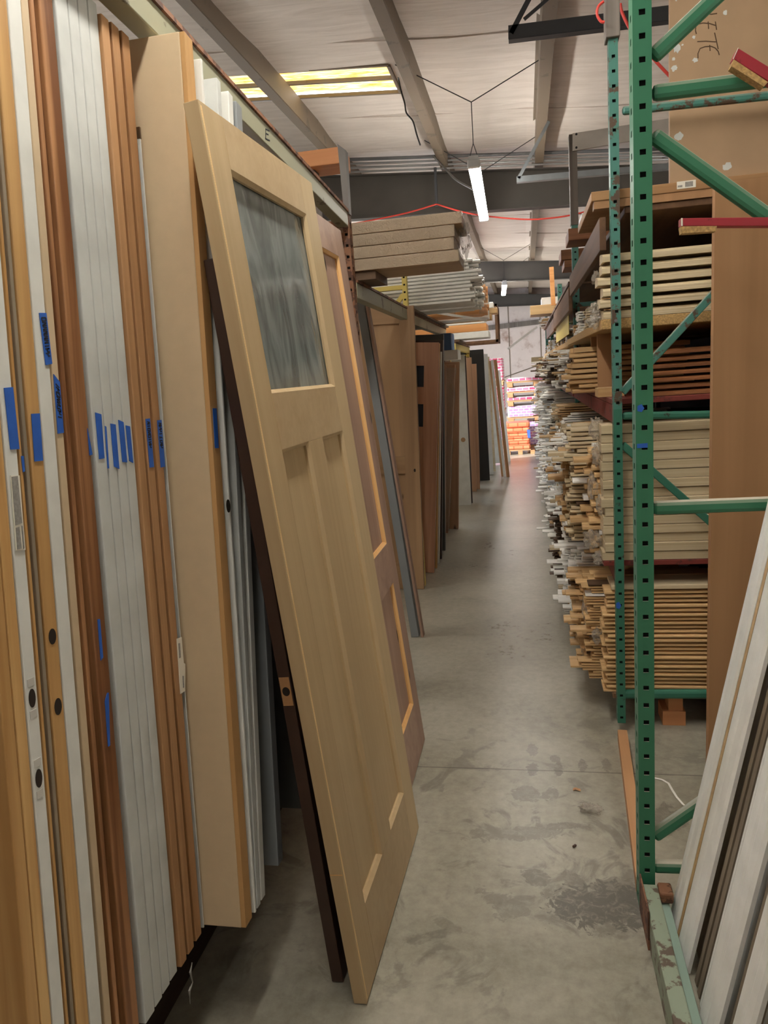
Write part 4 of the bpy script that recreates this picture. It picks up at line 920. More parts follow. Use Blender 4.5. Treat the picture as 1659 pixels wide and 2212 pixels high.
# beams along the aisle
def rb(x0, x1, y0, y1, z0, z1, mat, label, name='rack_rail', cat='beam'): return tag(MB().box(x0, x1, y0, y1, z0, z1).build(name, mat, bevel=.003), label, cat)
words_ = ['first', 'second', 'third', 'fourth']
BAYS = [(3.17, 5.67), (5.79, 8.17), (8.29, 10.72), (10.84, 13.2)]
LV = [(.160, .135), (.757, .735), (1.436, 1.414), (1.756, 1.716), (2.175, 2.15)]      # deck top, deck underside
for i, (y0, y1) in enumerate(BAYS):
    for j, (zt_, zu) in enumerate(LV):
        deckm = (M_PLANK, M_REDRUST, M_REDRUST, M_PART, M_PLANK)[j]
        nm = ['lowest', 'second', 'third', 'fourth', 'top'][j]
        x0 = (.33, .30, .345, .306, .40)[j] if i == 0 else .33
        rb(x0, 1.5, y0, y1, zu, zt_, deckm, '%s shelf deck in the %s bay of the moulding rack' % (nm, words_[i]), 'shelf_deck', 'shelf')
        if j in (0, 1, 2): rb(.345, .385, y0, y1, zu-(.006 if j == 0 else .075), zu-.001, (M_GREENDK, M_REDRUST, M_REDRUST)[j], '%s beam under the shelf deck in the %s bay of the moulding rack' % (nm, words_[i]))
tag(MB().box(1.56, 1.58, 3.2, 13.3, .001, 2.3).build('added_dark_sheet', M_DARKT), 'added dark sheet behind the moulding rack that blacks out its gaps', 'board')  # added to block the lit aisle behind and darken the shelf gaps
# dark planks set on edge along the top shelf
for i, (y0, y1, zt_, h_, x_) in enumerate(((3.17, 5.2, 2.145, .125, .305), (5.25, 7.9, 2.085, .15, .30), (7.95, 10.6, 2.05, .13, .30))):
    rb(x_, x_+.025, y0, y1, zt_-h_, zt_, M_PLANK, ['dark plank on edge along the top shelf, starting at the weathered upright', 'second dark plank on edge along the top shelf, beyond the first', 'far dark plank on edge along the top shelf'][i], 'edge_plank', 'plank')
q = at_y(1225, 650, 7.0)
rb(.326, .331, 5.8, 8.1, 1.80, 2.0, M_YELLOW, 'yellow board hung behind the second dark plank of the top shelf', 'yellow_board', 'board')
# top shelf at the near bay: two layer board with a paper label on its edge, and the tall kraft board standing on it
zs0, zs1 = at_y(1290, 432, 3.16).z, at_y(1290, 408, 3.16).z
SH = tag(MB().box(.275, 1.9, 3.158, 3.9, 2.205, 2.240).build('shelf_board', M_PLY, bevel=.003), 'thick plywood shelf board with a paper label on its edge, carrying the tall kraft board', 'shelf')
P = [at_y(px, py, 3.1575) for px, py in ((1462, 393), (1503, 388), (1503, 404), (1462, 409))]
o = MB().prism(P, (0, 0, 0), (0, -.0008, 0)).build('paper_label', M_PAPER, SH)
for q4 in (((1480, 393), (1497, 391), (1497, 402), (1480, 404)), ((1464, 401), (1474, 400), (1474, 404), (1464, 405))):
    MB().prism([at_y(px, py, 3.1566) for px, py in q4], (0, 0, 0), (0, -.0004, 0)).build('print', M_GREYINK, o)
tag(MB().box(.285, .72, 3.162, 3.22, 2.176, 2.2045).build('ledger_board', M_HARDB), 'short brown ledger under the plywood shelf board', 'board')
xk = at_y(1447, 200, 3.2).x
KB = tag(MB().box(xk, 2.0, 3.2, 3.225, 2.2405, 3.7).build('kraft_board', M_KRAFT), 'tall brown board with handwriting and white splashes, standing on the plywood shelf', 'board')
mb = MB()
def zz_px(p): return (1400+p[0]/6.405, p[1]/6.405)
for line in ([(668, 470), (655, 420), (660, 370), (690, 335), (760, 318), (850, 325), (945, 355)], [(830, 298), (838, 400)], [(930, 298), (948, 412)], [(920, 452), (970, 680)], [(680, 575), (800, 570), (940, 580)],
             [(690, 808), (690, 740), (720, 670), (790, 645), (870, 640), (930, 665), (970, 710), (985, 762)], [(852, 622), (858, 705)], [(800, 185), (870, 198), (955, 185)], [(965, 20), (960, 60), (940, 95), (880, 125)]):
    for p, q in zip(line, line[1:]):
        mb.bar(at_y(*zz_px(p), 3.1995), at_y(*zz_px(q), 3.1995), .0035, .0008, (0, 1, 0))
mb.build('handwriting', plain('marker brown', (84, 62, 42), .8), KB)
rnd = random.Random(8)
for (px, py, r) in ((1462, 103, 9), (1499, 80, 3), (1457, 147, 6), (1502, 130, 5), (1474, 97, 2), (1455, 127, 3), (1467, 295, 8), (1567, 27, 4), (1571, 360, 8), (1461, 0, 2)):
    c = at_y(px, py, 3.1996); rr = r*3.2/1600
    MB().prism([(c.x+rr*math.cos(k*.4488)*(.6+.6*rnd.random()), 3.1998, c.z+rr*math.sin(k*.4488)*(.6+.6*rnd.random())) for k in range(14)], (0, 0, 0), (0, -.0006, 0)).build('paint_splash', M_WHITEGREY, KB)
# brown slab standing between the two frames
xs_ = at_y(1545, 400, 2.6).x; zt_ = at_y(1545, 395, 2.6).z
tag(MB().hexa(((xs_-.004, 2.6, .001), (1.3, 2.6, .001), (1.3, 2.635, .001), (xs_-.004, 2.635, .001), (xs_, 2.6, zt_), (1.3, 2.6, zt_), (1.3, 2.635, zt_), (xs_, 2.635, zt_))).build('hardboard_sheet', M_HARDB), 'large plain brown slab standing on the floor between the green and teal upright frames', 'door')
# red shelf arms projecting in from the side
def arm(label, pts, y, shim):
    P = [at_y(px, py, y) for px, py in pts]; d = (P[1]-P[0]); ext = d*(.12/d.length)
    t = thing('shelf_bracket', label, 'shelf arm', tuple(P[0]))
    poly = [P[0], P[1]+ext, P[2]+ext, P[3]]
    MB().prism(poly, (0, 0, 0), (0, .032, 0)).build('steel_arm', M_RED, t, bevel=.0015)
    MB().prism([P[0], P[0]+(P[1]-P[0])*.02, P[3]+(P[2]-P[3])*.02, P[3]], (0, -.0006, 0), (0, -.0012, 0)).build('end_rim', M_PAPER, t)
    S = [at_y(px, py, y) for px, py in shim]; 
    MB().prism(S, (0, .002, 0), (0, .032, 0)).build('wood_shim', M_PART, t)
arm('red steel shelf arm level with the brown slab top', [(1471, 471), (1659, 469), (1659, 489), (1471, 488)], 1.98, [(1471, 489), (1549, 488), (1547, 499), (1473, 504)])
arm('tilted red steel shelf arm high in front of the tall kraft board', [(1594, 103), (1659, 143), (1659, 176), (1583, 127)], 1.98, [(1585, 128), (1659, 177), (1650, 187), (1580, 143)])
# floor beam along the aisle, paint worn off
FB = thing('floor_rail', 'low worn green and rusty beam on the floor before the leaning white mouldings', 'beam', (.31, 1.2, 0))
MB().box(.281, .322, .3, 1.995, .001, .106).build('beam_body', M_OLDBEAM, FB, bevel=.004)
MB().box(.3225, .350, .3, 1.995, .001, .074).build('step_lip', painted('pale green lip', (142, 164, 150), (104, 92, 78), .62, .5, 9), FB, bevel=.002)
MB().box(.276, .2805, 1.86, 2.016, .002, .122).build('end_plate', M_RUST, FB)
MB().box(.322, .36, 1.95, 2.0, .078, .112).build('hook_lug', M_RUST, FB, bevel=.006)
tag(MB().bar((.352, 3.04, .026), (.296, 2.095, .026), .038, .05).build('floor_timber', M_PLANKL), 'bare timber lying on the floor from the teal upright to the green post', 'timber')
# white mouldings leaning with their feet behind the floor beam
M_EDGESHADE = plain('shaded edge grey', (132, 118, 100), .7, var=.1)  # grey stands in for the shaded sides of the strips
st = [(1.925, 2.0, .354, 'white', 'first white moulding of the leaning bunch, beside the green post'), (1.905, 1.922, .362, 'wood', 'bare wood strip between the first two white leaning mouldings'),
      (1.785, 1.885, .353, 'white', 'second white moulding of the leaning bunch, its square foot end in view'), (1.745, 1.765, .376, 'dark', 'first dark edged strip of the leaning bunch'), (1.705, 1.728, .374, 'dark', 'second dark edged strip of the leaning bunch'),
      (1.655, 1.695, .372, 'white', 'narrow white moulding sunk between dark edged strips and a broad white one'), (1.535, 1.640, .354, 'white', 'broad white moulding in the middle of the leaning bunch'), (1.49, 1.515, .374, 'dark', 'dark edged strip behind the broad white leaning moulding'),
      (1.385, 1.47, .356, 'white', 'white moulding next after the broad white one in the leaning bunch'), (1.345, 1.368, .374, 'dark', 'last dark edged strip of the leaning bunch'), (1.23, 1.33, .358, 'white', 'white moulding cut by the picture corner in the leaning bunch'), (1.08, 1.19, .358, 'white', 'outermost white moulding of the leaning bunch, mostly out of view')]
for (ya, yb, x, kind, lab_) in st:
    sl = .195; L_ = 2.5; z0 = .006; th_ = .017
    mt = {'white': M_MWHITE, 'wood': M_MWOOD, 'dark': M_EDGESHADE}[kind]
    # profile across Y, thickness in X, with a shallow bead
    w = yb-ya; pr = [(0, 0), (w, 0), (w, -th_*.8), (w*.86, -th_), (w*.6, -th_), (w*.52, -th_*.8), (w*.42, -th_*.95), (w*.12, -th_*.9), (0, -th_*.55)] if kind == 'white' else [(0, 0), (w, 0), (w, -th_), (0, -th_)]
    P = [(x+th_+dx, ya+dy, z0) for dy, dx in pr]
    tag(MB().prism(P, (x, ya, z0), (x+sl*L_, ya, z0+L_)).build('casing_board', mt), lab_, 'moulding', 'white mouldings leaning behind the floor beam')
for k in range(11):
    ya = 1.02+k*.087; x = .402+.006*(k % 3); sl = .195; L_ = 2.45
    P = [(x, ya, .006), (x, ya+.08, .006), (x+.016, ya+.08, .006), (x+.016, ya, .006)]
    tag(MB().prism(P, (x, ya, .006), (x+sl*L_, ya, .006+L_)).build('casing_board', M_EDGESHADE if k % 2 else M_MWHITE), 'moulding in the hidden rear layer of the leaning bunch', 'moulding', 'rear layer of the leaning mouldings')
rb(.918, .955, .5, 2.018, 2.36, 2.43, M_GREEN, 'added unseen green rail high above the floor that the white leaning mouldings rest against')  # rail added out of view as a support for the leaning mouldings
# white strap on the floor
pts = [at_z(px, py, .004) for px, py in ((1412, 1680), (1430, 1684), (1444, 1692), (1452, 1706), (1462, 1722), (1475, 1737), (1492, 1749))]
mb = MB()
for a, b in zip(pts, pts[1:]): mb.bar(a, b, .008, .0015)
tag(mb.build('plastic_strap', M_MWHITE), 'white plastic strap lying on the floor behind the green post', 'strap')
# timber blocks under the lowest shelf
q0, q1 = at_y(1432, 1582, 3.4), at_y(1480, 1548, 3.4)
tag(MB().box(at_y(1432, 1582, 3.19).x, at_y(1481, 1582, 3.19).x, 3.19, 3.31, .001, .066).build('timber_block', M_BLOCK), 'wider timber block on the floor under the lowest moulding shelf', 'timber')
tag(MB().box(at_y(1444, 1532, 3.2).x, at_y(1475, 1532, 3.2).x, 3.2, 3.29, .0665, .126).build('timber_block', M_BLOCK), 'small timber block standing on the wider one under the lowest moulding shelf', 'timber')
# ------------------------------------------------------------------ mouldings in the rack, ends towards the aisle
ORD = 'first second third fourth fifth sixth seventh eighth ninth tenth eleventh twelfth thirteenth fourteenth fifteenth sixteenth seventeenth eighteenth nineteenth twentieth twenty-first twenty-second twenty-third twenty-fourth twenty-fifth twenty-sixth twenty-seventh twenty-eighth twenty-ninth thirtieth'.split()
MM = {'wood': M_MWOOD, 'pale': M_MPALE, 'white': M_MWHITE, 'brown': M_MBROWN, 'dark': M_MDARK}
PIECES = []          # (x0, length, y0, w, z0, t, kind, shape, label, group)
rnd = random.Random(21)
# near columns, whose long sides show
def near_stack(z0, z1, n, kind, word, y0, w, xb, gap, jit, t_var=.0):
    t = (z1-z0)/n; z = z0
    for i in range(n):
        PIECES.append((xb+rnd.uniform(-jit, jit), 1.25, y0+rnd.uniform(-.004, .012), w, z, t-gap, kind, 0 if gap > .004 else 1, '%s length, %s from the top of the %s' % ({'wood': 'honey', 'pale': 'pale jamb stock', 'brown': 'brown moulding', 'white': 'white moulding'}[kind], ORD[n-1-i], word), word))
        z += t
near_stack(.162, .628, 24, 'wood', 'thin lowest stack by the teal upright', 3.17, .11, .300, .0065, .014)
PIECES.append((.33, 1.3, 3.172, .16, .630, .016, 'pale', 1, 'pale flat board lying on top of the thin stack on the lowest shelf', 'boards on the thin stack'))
near_stack(.759, 1.335, 15, 'pale', 'thick stack by the teal upright', 3.17, .13, .302, .0022, .008)
near_stack(1.438, 1.63, 7, 'brown', 'low brown stack on the third shelf', 3.20, .09, .46, .007, .03)
near_stack(1.758, 2.02, 6, 'pale', 'stack on the particle board shelf', 3.17, .12, .306, .006, .012)
# jumble of ends further along
for bi, (y0, y1) in enumerate(BAYS):
    for lv, (zd, zu) in enumerate(LV):
        ztop = (LV[lv+1][1] if lv < 4 else 2.30) - (.085 if lv in (0, 1) else .012)
        if lv == 4: ztop = 2.24 if bi == 0 else 2.30
        y = y0 + (.145 if bi == 0 and lv < 4 else .01)
        if bi == 0 and lv == 2: y = y0+.75
        if lv == 4 and bi < 3: continue
        while y < y1-.06:
            nb = rnd.randint(1, 4); w = rnd.choice((.045, .06, .075, .09)); t = rnd.choice((.013, .016, .019, .026)); off = rnd.uniform(-.055, .03)
            d = y-3.17
            pw = min(.88, max(0, (d-.12)*1.3)) if lv in (0,) else min(.85, max(0, (d-.2)*1.2)) if lv == 1 else .5 if lv in (2, 3) else .30
            kind = 'white' if rnd.random() < pw else (rnd.choice(('wood', 'wood', 'pale', 'pale', 'dark') if d > 1.2 else ('wood', 'wood', 'pale')) if lv < 2 else rnd.choice(('wood', 'brown', 'dark', 'pale')))
            fill = rnd.uniform(.72, 1.0) if lv < 3 else rnd.uniform(.1, .5) if lv == 3 else rnd.uniform(.0, .8)
            base = .285 - min(.06, d*.12) + (0, 0, .02, .16, .08)[lv]
            if bi == 0 and lv == 4 and rnd.random() < .5: fill = 0
            for k in range(nb):
                if y+w > y1-.01: break
                z = zd+.002; hh = zd+(ztop-zd)*fill
                while z+t < hh:
                    j = rnd.gauss(0, .018); 
                    if rnd.random() < .06: j -= rnd.uniform(.03, .10)
                    tt = t*rnd.uniform(.85, 1.15) if rnd.random() < .3 else t
                    if z+tt > hh: break
                    kd = kind if rnd.random() < .9 else rnd.choice(('white', 'wood', 'dark'))
                    if bi == 3 and lv == 2 and y < 11.25 and z > 1.58: break
                    if bi == 0 and lv == 0 and 4.08 < y+w and y < 4.25 and .2 < z < .42: z += tt; continue
                    PIECES.append((max(base+off+j, .345) if lv == 3 else base+off+j, 1.1, y+rnd.uniform(0, .006), w-.009, z, tt-.0038, kd, rnd.choice((0, 1, 2)), None, (bi, lv)))
                    z += tt
                y += w+.002
# profile shapes shared by all lengths: unit size, run along +X
def profile_mesh(sh, kind):
    if sh == 1: pr = [(0, 0), (1, 0), (1, .93), (.96, 1), (.04, 1), (0, .93)]
    elif sh == 0: pr = [(0, 0), (1, 0), (1, .82), (.9, 1), (.62, 1), (.55, .8), (.45, .92), (.12, .78), (0, .5)]
    else: pr = [(.06, 0), (.94, 0), (1, .2), (1, .55), (.8, .62), (.72, 1), (.2, 1), (.12, .7), (0, .55), (0, .2)]
    mb = MB(); mb.prism([(0, a, b) for a, b in pr], (0, 0, 0), (1, 0, 0)); return mb, pr
PM = {}
LVN = ['lowest', 'second', 'third', 'fourth', 'top']; KN = {'white': 'white primed', 'wood': 'honey coloured wood', 'pale': 'pale wood', 'brown': 'brown wood', 'dark': 'dark weathered wood'}
PIECES_S = sorted(PIECES, key=lambda p: (p[8] is None, p[2]+.35*abs(p[4]-1.3)))
REST = []; 
for i, p in enumerate(PIECES_S):
    x0, L_, y0, w, z0, t, kd, sh, lab_, gr = p
    if i >= 297: REST.append(p); continue
    key = (sh, kd)
    if key not in PM:
        mb, pr = profile_mesh(sh, kd); me = bpy.data.meshes.new('moulding'); me.from_pydata(mb.v, [], mb.f); me.materials.append(MM[kd]); PM[key] = me
        bm = bmesh.new(); bm.from_mesh(me); bmesh.ops.recalc_face_normals(bm, faces=bm.faces); bm.to_mesh(me); bm.free()
    o = bpy.data.objects.new('moulding_length', PM[key]); COL.objects.link(o); o.location = (x0, y0, z0); o.scale = (L_, w, t)
    if lab_: tag(o, lab_, 'moulding', gr)
    else: tag(o, '%s moulding end on the %s shelf, %s moulding rack bay' % (KN[kd], LVN[gr[1]], words_[gr[0]]), 'moulding', '%s moulding ends on the %s shelf, %s bay' % (kd, LVN[gr[1]], words_[gr[0]]))
mb = MB(); kinds = list(MM)
for p in REST:
    x0, L_, y0, w, z0, t, kd, sh, lab_, gr = p
    _, pr = profile_mesh(sh, kd)
    mb.prism([(x0, y0+a*w, z0+b*t) for a, b in pr], (0, 0, 0), (L_*.5, 0, 0), kinds.index(kd))
o = mb.build('moulding_length', [MM[k] for k in kinds]); o['kind'] = 'stuff'; tag(o, 'mass of white and wood moulding ends filling the rack shelves down the aisle', 'mouldings')
# brown vertical dividers between the shelves
for k, (x, y, z0, z1, wdt) in enumerate(((.33, 3.62, 1.437, 1.714, .10), (.33, 3.95, 1.437, 1.714, .08))):
    if wdt: tag(MB().box(x, x+wdt, y, y+.02, z0, z1).build('shelf_divider', M_HARDB), ['first brown upright divider above the low brown stack', 'second brown upright divider above the low brown stack'][k], 'board')
tag(MB().box(.31, .42, 3.40, 3.55, 1.4375, 1.475).build('timber_block', M_MWOOD), 'pale timber offcut on the third shelf behind the teal upright', 'timber')
# single lengths poking far out into the aisle
q = at_y(1205, 1286, 4.15)
o = bpy.data.objects.new('moulding_length', PM[(0, 'white')]) if (0, 'white') in PM else None
if o: COL.objects.link(o); o.location = (q.x, 4.12, q.z-.035); o.scale = (.9, .075, .016); o.rotation_euler = (math.radians(62), 0, 0); tag(o, 'single white moulding poking far out into the aisle from the lowest shelf', 'moulding')
q = at_y(1235, 1258, 3.75)
tag(MB().box(q.x, 1.0, 3.72, 3.78, q.z-.012, q.z+.008).build('wood_strip', M_MPALE), 'pale wood strip poking out just above the single white moulding', 'strip') if False else None
# goods lying on the top shelf, ends over the aisle
def toppack(label, px0, px1, y, py0, py1, mat, depth=.3, name='timber_pack'):
    a = at_y(px0, py1, y); b = at_y(px0, py0, y)
    tag(MB().box(a.x, 1.1, y, y+depth, max(a.z, 2.177) if b.z > 2.15 else a.z, b.z).build(name, mat, bevel=.004), label, 'pack')
toppack('square wood pack overhanging the top shelf near the third upright frame', 1228, 1260, 4.75, 494, 520, M_MBROWN, .3)
za_ = at_y(1228, 520, 4.75).z
for k in range(3): tag(MB().box(.40+.01*k, 1.1, 4.77, 5.0, 2.177+(za_-2.178)*k/3, 2.177+(za_-2.178)*(k+1)/3-.001).build('timber_pack', M_MDARK, bevel=.003), ['lowest', 'middle', 'uppermost'][k]+' added dark board layer under the square wood pack on the top shelf', 'pack')  # layers added to fill the space below the otherwise floating pack
toppack('stepped wood pack overhanging the top shelf just beyond the third upright frame', 1212, 1250, 5.83, 540, 562, M_MBROWN, .35)
toppack('lower layer of the stepped wood pack beyond the third upright frame', 1219, 1250, 5.83, 562.5, 578, M_MBROWN, .35)
toppack('white pack on the top shelf above the square wood pack', 1257, 1280, 4.75, 460, 489, M_MWHITE, .25)
q = at_y(1146, 690, 9.3)
tag(MB().box(q.x, 1.1, 9.3, 9.8, 2.178, 2.285).build('timber_pack', M_MWOOD, bevel=.004), 'honey wood bundle overhanging the far part of the top shelf', 'pack')
toppack('wrapped white bundle on the far part of the top shelf', 1170, 1200, 9.9, 643, 664, M_MWHITE, .4)
toppack('second wrapped white bundle on the far part of the top shelf', 1165, 1200, 9.9, 664.5, 681, M_MWHITE, .4)
q = at_y(1191, 577, 9.2); q2 = at_y(1195, 650, 9.2)
tag(MB().bar((q2.x, 9.2, q2.z-.05), (q.x, 9.2, q.z), .05, .04, (0, 1, 0)).build('wood_stick', M_POLE), 'orange wood stick standing upright among the far top shelf bundles', 'stick')
q = at_y(1097, 754, 11.5); q2 = at_y(1160, 706, 11.5)
tag(MB().bar(q, (q2.x, 11.5, q2.z), .03, .03).build('white_pole', M_MWHITE), 'thin white pole slanting out into the aisle near the far wall', 'pole')
toppack('cream bundle poking out halfway up the far end of the rack', 1148, 1180, 10.9, 772, 785, M_MPALE, .3)
# loose film round the ends
fl = [((1288, 925), 3.30, .035, .05, .05), ((1292, 980), 3.26, .03, .04, .06), ((1283, 1050), 3.36, .03, .05, .06), ((1296, 1090), 3.24, .02, .04, .05), ((1280, 1165), 3.30, .045, .06, .045), ((1294, 1205), 3.24, .03, .04, .03), ((1270, 1310), 3.45, .03, .06, .07), ((1276, 1350), 3.42, .03, .06, .05), ((1290, 1375), 3.3, .025, .04, .04), ((1263, 1420), 3.48, .02, .05, .05), ((1285, 668), 3.27, .03, .05, .03), ((1283, 695), 3.26, .035, .05, .03), ((1288, 600), 3.3, .02, .04, .03), ((1250, 1010), 3.9, .03, .10, .10), ((1235, 950), 4.3, .03, .1, .08)]
fw_ = ['top of the thick stack', 'upper part of the thick stack', 'middle of the thick stack', 'lower middle of the thick stack', 'foot of the thick stack', 'red edged second shelf', 'top of the thin stack', 'upper thin stack', 'middle of the thin stack', 'lower thin stack', 'particle board shelf stack', 'lower particle board shelf stack', 'dark plank end', 'moulding jumble beyond the thick stack', 'jumble near the second bay']
for i, ((px, py), y, rx, ry, rz) in enumerate(fl):
    c = at_y(px, py, y); crumple('plastic_film', 'crumpled clear film at the ends by the '+fw_[i], (c.x, c.y, c.z), rx, ry, rz, 2.3+i*1.9)
# ------------------------------------------------------------------ far end: wrapped goods on pallets in the daylight
M_PINK = None
def wrap_mat(name, a, b_, c_, sc):
    m, nt, b = new_mat(name); L = nt.links.new
    tc = N(nt, 'ShaderNodeTexCoord'); br = N(nt, 'ShaderNodeTexBrick'); br.inputs['Scale'].default_value = sc; br.inputs['Color1'].default_value = srgb(a); br.inputs['Color2'].default_value = srgb(b_); br.inputs['Mortar'].default_value = srgb(c_)
    br.inputs['Mortar Size'].default_value = .035; mp = N(nt, 'ShaderNodeMapping'); mp.inputs['Rotation'].default_value = (math.radians(90), 0, 0)
    L(tc.outputs['Object'], mp.inputs['Vector']); L(mp.outputs[0], br.inputs['Vector']); L(br.outputs['Color'], b.inputs['Base Color']); b.inputs['Roughness'].default_value = .3; MATS[name] = m; return m
M_W1 = wrap_mat('pink wrap', (222, 54, 104), (238, 150, 180), (240, 232, 236), 4.2)
M_W2 = wrap_mat('lilac wrap', (206, 140, 190), (160, 160, 214), (236, 228, 240), 5.0)
M_W3 = wrap_mat('orange bags', (232, 132, 92), (238, 152, 112), (206, 104, 72), 3.0)
M_PALLET = wood('pallet wood', (206, 166, 122), (170, 130, 90), 'X', .6, .7)
def pallet_load(label, x0, x1, y0, y1, z0, h, mat, band=True):
    t = thing('pallet_load', label, 'pallet', ((x0+x1)/2, (y0+y1)/2, z0))
    mb = MB(); n = 3
    for k in range(n):
        x = x0+.02+(x1-x0-.14)*k/(n-1); mb.box(x, x+.10, y0, y1, z0+.0, z0+.075)
    for k in range(6):
        y = y0+(y1-y0-.1)*k/5; mb.box(x0, x1, y, y+.09, z0+.0755, z0+.095)
    mb.build('pallet', M_PALLET, t)
    nx = 4; 
    MB().box(x0+.01, x1-.01, y0+.01, y1-.01, z0+.097, z0+h).build('wrapped_goods', mat, t, bevel=.03)
    return t
Y0 = 14.3
xa, xb = at_y(1096, 900, Y0).x, .75
lv = [(0.002, .13, M_W2), ]
zpx = lambda py: at_y(1130, py, Y0).z
stk = [(966, 905, M_W2, 'lilac wrapped load at the foot of the pallet pile at the end of the aisle'), (912, 875, M_W2, 'lilac wrapped load with a blue tag, second in the pallet pile'), (874, 856, M_W1, 'thin pink wrapped load, middle of the pallet pile'), (855, 833, M_W1, 'pink wrapped load, second from the top of the pallet pile'), (832, 817, M_W1, 'thin pink wrapped load on the very top of the pallet pile')]
z = .002
zz_ = [zpx(912), zpx(876), zpx(857), zpx(835), zpx(816)]
for (i, (_, _, m_, lab_)) in enumerate(stk):
    pallet_load(lab_, xa+(.0 if i else .35), xb, Y0, Y0+1.0, z, zz_[i]-z-.002, m_); z = zz_[i]
# orange bags on a pallet in front
xo = at_y(1092, 950, 13.75).x; xo2 = at_y(1146, 950, 13.75).x
t = thing('pallet_load', 'pallet of orange bags standing in front of the lilac wrapped load', 'pallet', (xo, 13.9, 0))
mb = MB()
for k in range(3): mb.box(xo+.22*k, xo+.22*k+.08, 13.7, 14.2, .001, .07)
mb.box(xo, xo2, 13.7, 14.2, .071, .09); mb.build('pallet', M_PALLET, t)
for k in range(5):
    MB().box(xo+.01*(k % 2), xo2-.01*(k % 2), 13.7+.005*k, 14.2, .092+.098*k, .092+.098*k+.095).build('bag', M_W3, t, bevel=.03)
q = [at_y(px, py, 13.699) for px, py in ((1138, 928), (1145, 928), (1146, 946), (1140, 946))]
MB().prism(q, (0, 0, 0), (0, -.002, 0)).build('blue_print', plain('blue print', (70, 110, 190), .5), t)
# more wrapped pallets beside the leaning boards
xl = at_y(1090, 850, 15.6).x
z = .002
for i, (h, m_, lab_) in enumerate(((.62, M_W2, 'lowest lilac wrapped load of the pile half hidden by leaning boards'), (.60, M_W1, 'middle pink wrapped load of the pile half hidden by leaning boards'), (.55, M_W1, 'top pink wrapped load of the pile half hidden by leaning boards'))):
    pallet_load(lab_, xl-1.1, xl, 15.5, 16.5, z, h-.002, m_); z += h
# ------------------------------------------------------------------ conduits, cords, brackets under the roof
gy = 9.36
for i, (pa, pb, r, lab_) in enumerate((((748, 372), (1440, 344), .012, 'lowest of four conduit pipes along the first grey girder'), ((748, 363), (1440, 337), .014, 'second conduit pipe up along the first grey girder'), ((748, 354), (1440, 330), .012, 'third conduit pipe up along the first grey girder'), ((748, 345), (1440, 321), .02, 'topmost thick conduit along the first grey girder'))):
    a = at_y(*pa, gy); b = at_y(*pb, gy); d = (b-a).normalized(); tag(MB().tube([a-d*1.5, b+d*1.2], r, 8).build('conduit_pipe', M_CONDUIT if i < 3 else M_STEEL, smooth=True), lab_, 'pipe')
a = at_y(940, 362, 9.3); b = at_y(943, 446, 9.3)
tag(MB().bar(a, b, .03, .03, (0, 1, 0)).build('hanger_rod', M_ANGLE), 'dark rod hanging from the girder and holding up the red cord', 'rod')
def cord(label, pts, ys, r, mat, name='cord', sag=0):
    P = []
    C = [at_y(px, py, y) for (px, py), y in zip(pts, ys)]
    for i in range(len(C)-1):
        p0, p1, p2, p3 = C[max(0, i-1)], C[i], C[i+1], C[min(len(C)-1, i+2)]
        for k in range(8):
            t = k/8; P.append(.5*((2*p1)+(-p0+p2)*t+(2*p0-5*p1+4*p2-p3)*t*t+(-p0+3*p1-3*p2+p3)*t**3))
    P.append(C[-1]); return tag(MB().tube(P, r, 6).build(name, mat, smooth=True), label, 'cord')
cord('thin red cord sagging under the first grey girder', [(700, 495), (760, 484), (870, 462), (943, 441)], [9.25]*4, .009, M_CORDR, 'red_cord')
cord('second span of red cord from the hanger rod towards the green rack', [(943, 441), (1000, 458), (1060, 468), (1140, 474), (1200, 470), (1250, 461), (1300, 446)], [9.25]*7, .009, M_CORDR, 'red_cord')
cord('red cord tied round the grey timber sleeve and running down behind the kraft board', [(1340, 8), (1345, 30), (1366, 70), (1410, 125), (1450, 168)], [3.3]*5, .006, M_CORDR, 'red_cord')
cord('loop of red cord hooked on the aisle side of the grey timber sleeve', [(1304, 3), (1292, 15), (1290, 32), (1298, 46), (1306, 48)], [3.07]*5, .005, M_CORDR, 'red_cord')
cord('black lead dropping from the skylight corner along the purlin', [(860, 168), (866, 195), (874, 222), (878, 244), (892, 262), (900, 290), (908, 314)], [7.0]*7, .007, M_BLACKC, 'power_lead')
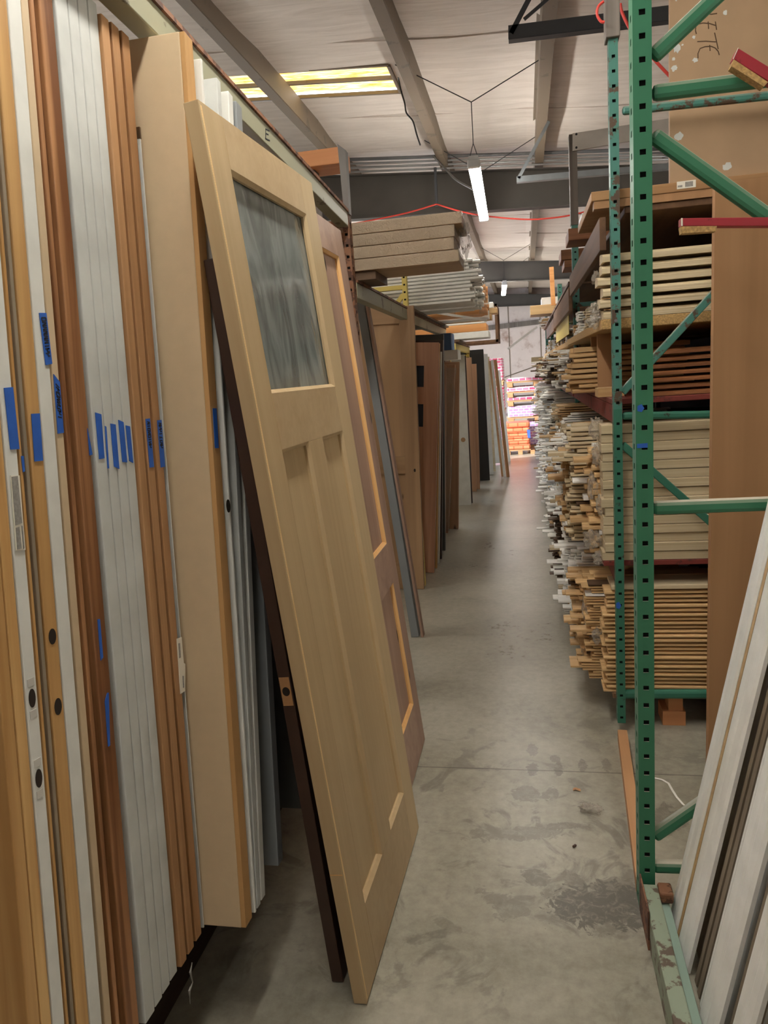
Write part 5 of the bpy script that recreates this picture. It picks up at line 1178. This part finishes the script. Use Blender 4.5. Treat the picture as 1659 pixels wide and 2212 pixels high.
cord('grey lead sagging from the girder towards the bright tube lamp', [(935, 336), (960, 362), (985, 388), (1024, 410)], [9.0, 9.0, 8.6, 8.2], .012, M_CABLE, 'power_lead')
def bracket(label, segs, y, mat, w):
    t = thing('steel_bracket', label, 'bracket', tuple(at_y(*segs[0][0], y)))
    for i, (pa, pb, ww) in enumerate(segs):
        a, b = at_y(*pa, y), at_y(*pb, y)
        MB().bar(a, b, .006, ww, (0, 0, 1) if abs((b-a).z) < abs((b-a).x) else (1, 0, 0)).build('hanger_strut' if i else 'angle_bar', mat, t)
        if i == 0: MB().bar(a+Vector((0, .03, -ww/2)), b+Vector((0, .03, -ww/2)), .06, .006, (0, 0, 1)).build('bar_flange', mat, t)
    return t
bracket('dark steel angle bracket hanging from the roof beside the grey timber sleeve', [((1098, 70), (1470, 24), .075), ((1104, 72), (1152, -20), .03), ((1132, 42), (1190, -8), .02)], 5.0, M_ANGLE, .03)
bracket('light galvanised angle bracket hanging in front of the first grey girder', [((1116, 387), (1450, 358), .05), ((1120, 385), (1186, 262), .03)], 7.6, M_ANGLEL, .03)
bracket('small angle bracket below the second grey girder', [((1146, 643), (1235, 632), .06), ((1150, 640), (1168, 612), .04)], 14.5, M_ANGLEL, .03) if False else None
# ------------------------------------------------------------------ small things on the floor
c = at_z(1275, 1752, .0)
o = crumple('plastic_film', 'crumpled clear film scrap lying on the concrete floor', (c.x, c.y, .012), .045, .03, .012, 9.4)
c = at_z(1246, 1707, 0); tag(MB().grid(lambda u, v: (c.x-.014+.028*u, c.y-.008+.016*v+.003*math.sin(u*6), .002+.004*math.sin(u*3.1)), 4, 2).build('dry_leaf', M_PLANKL, fix=False), 'tiny dry leaf on the concrete floor beyond the film scrap', 'leaf')
c = at_z(1242, 1832, 0); tag(MB().bar((c.x-.006, c.y, .004), (c.x+.004, c.y+.012, .004), .008, .007).build('wood_crumb', M_DKBROWN, bevel=.002), 'small dark crumb on the concrete floor nearer than the film scrap', 'debris')
bpy.context.view_layer.update()
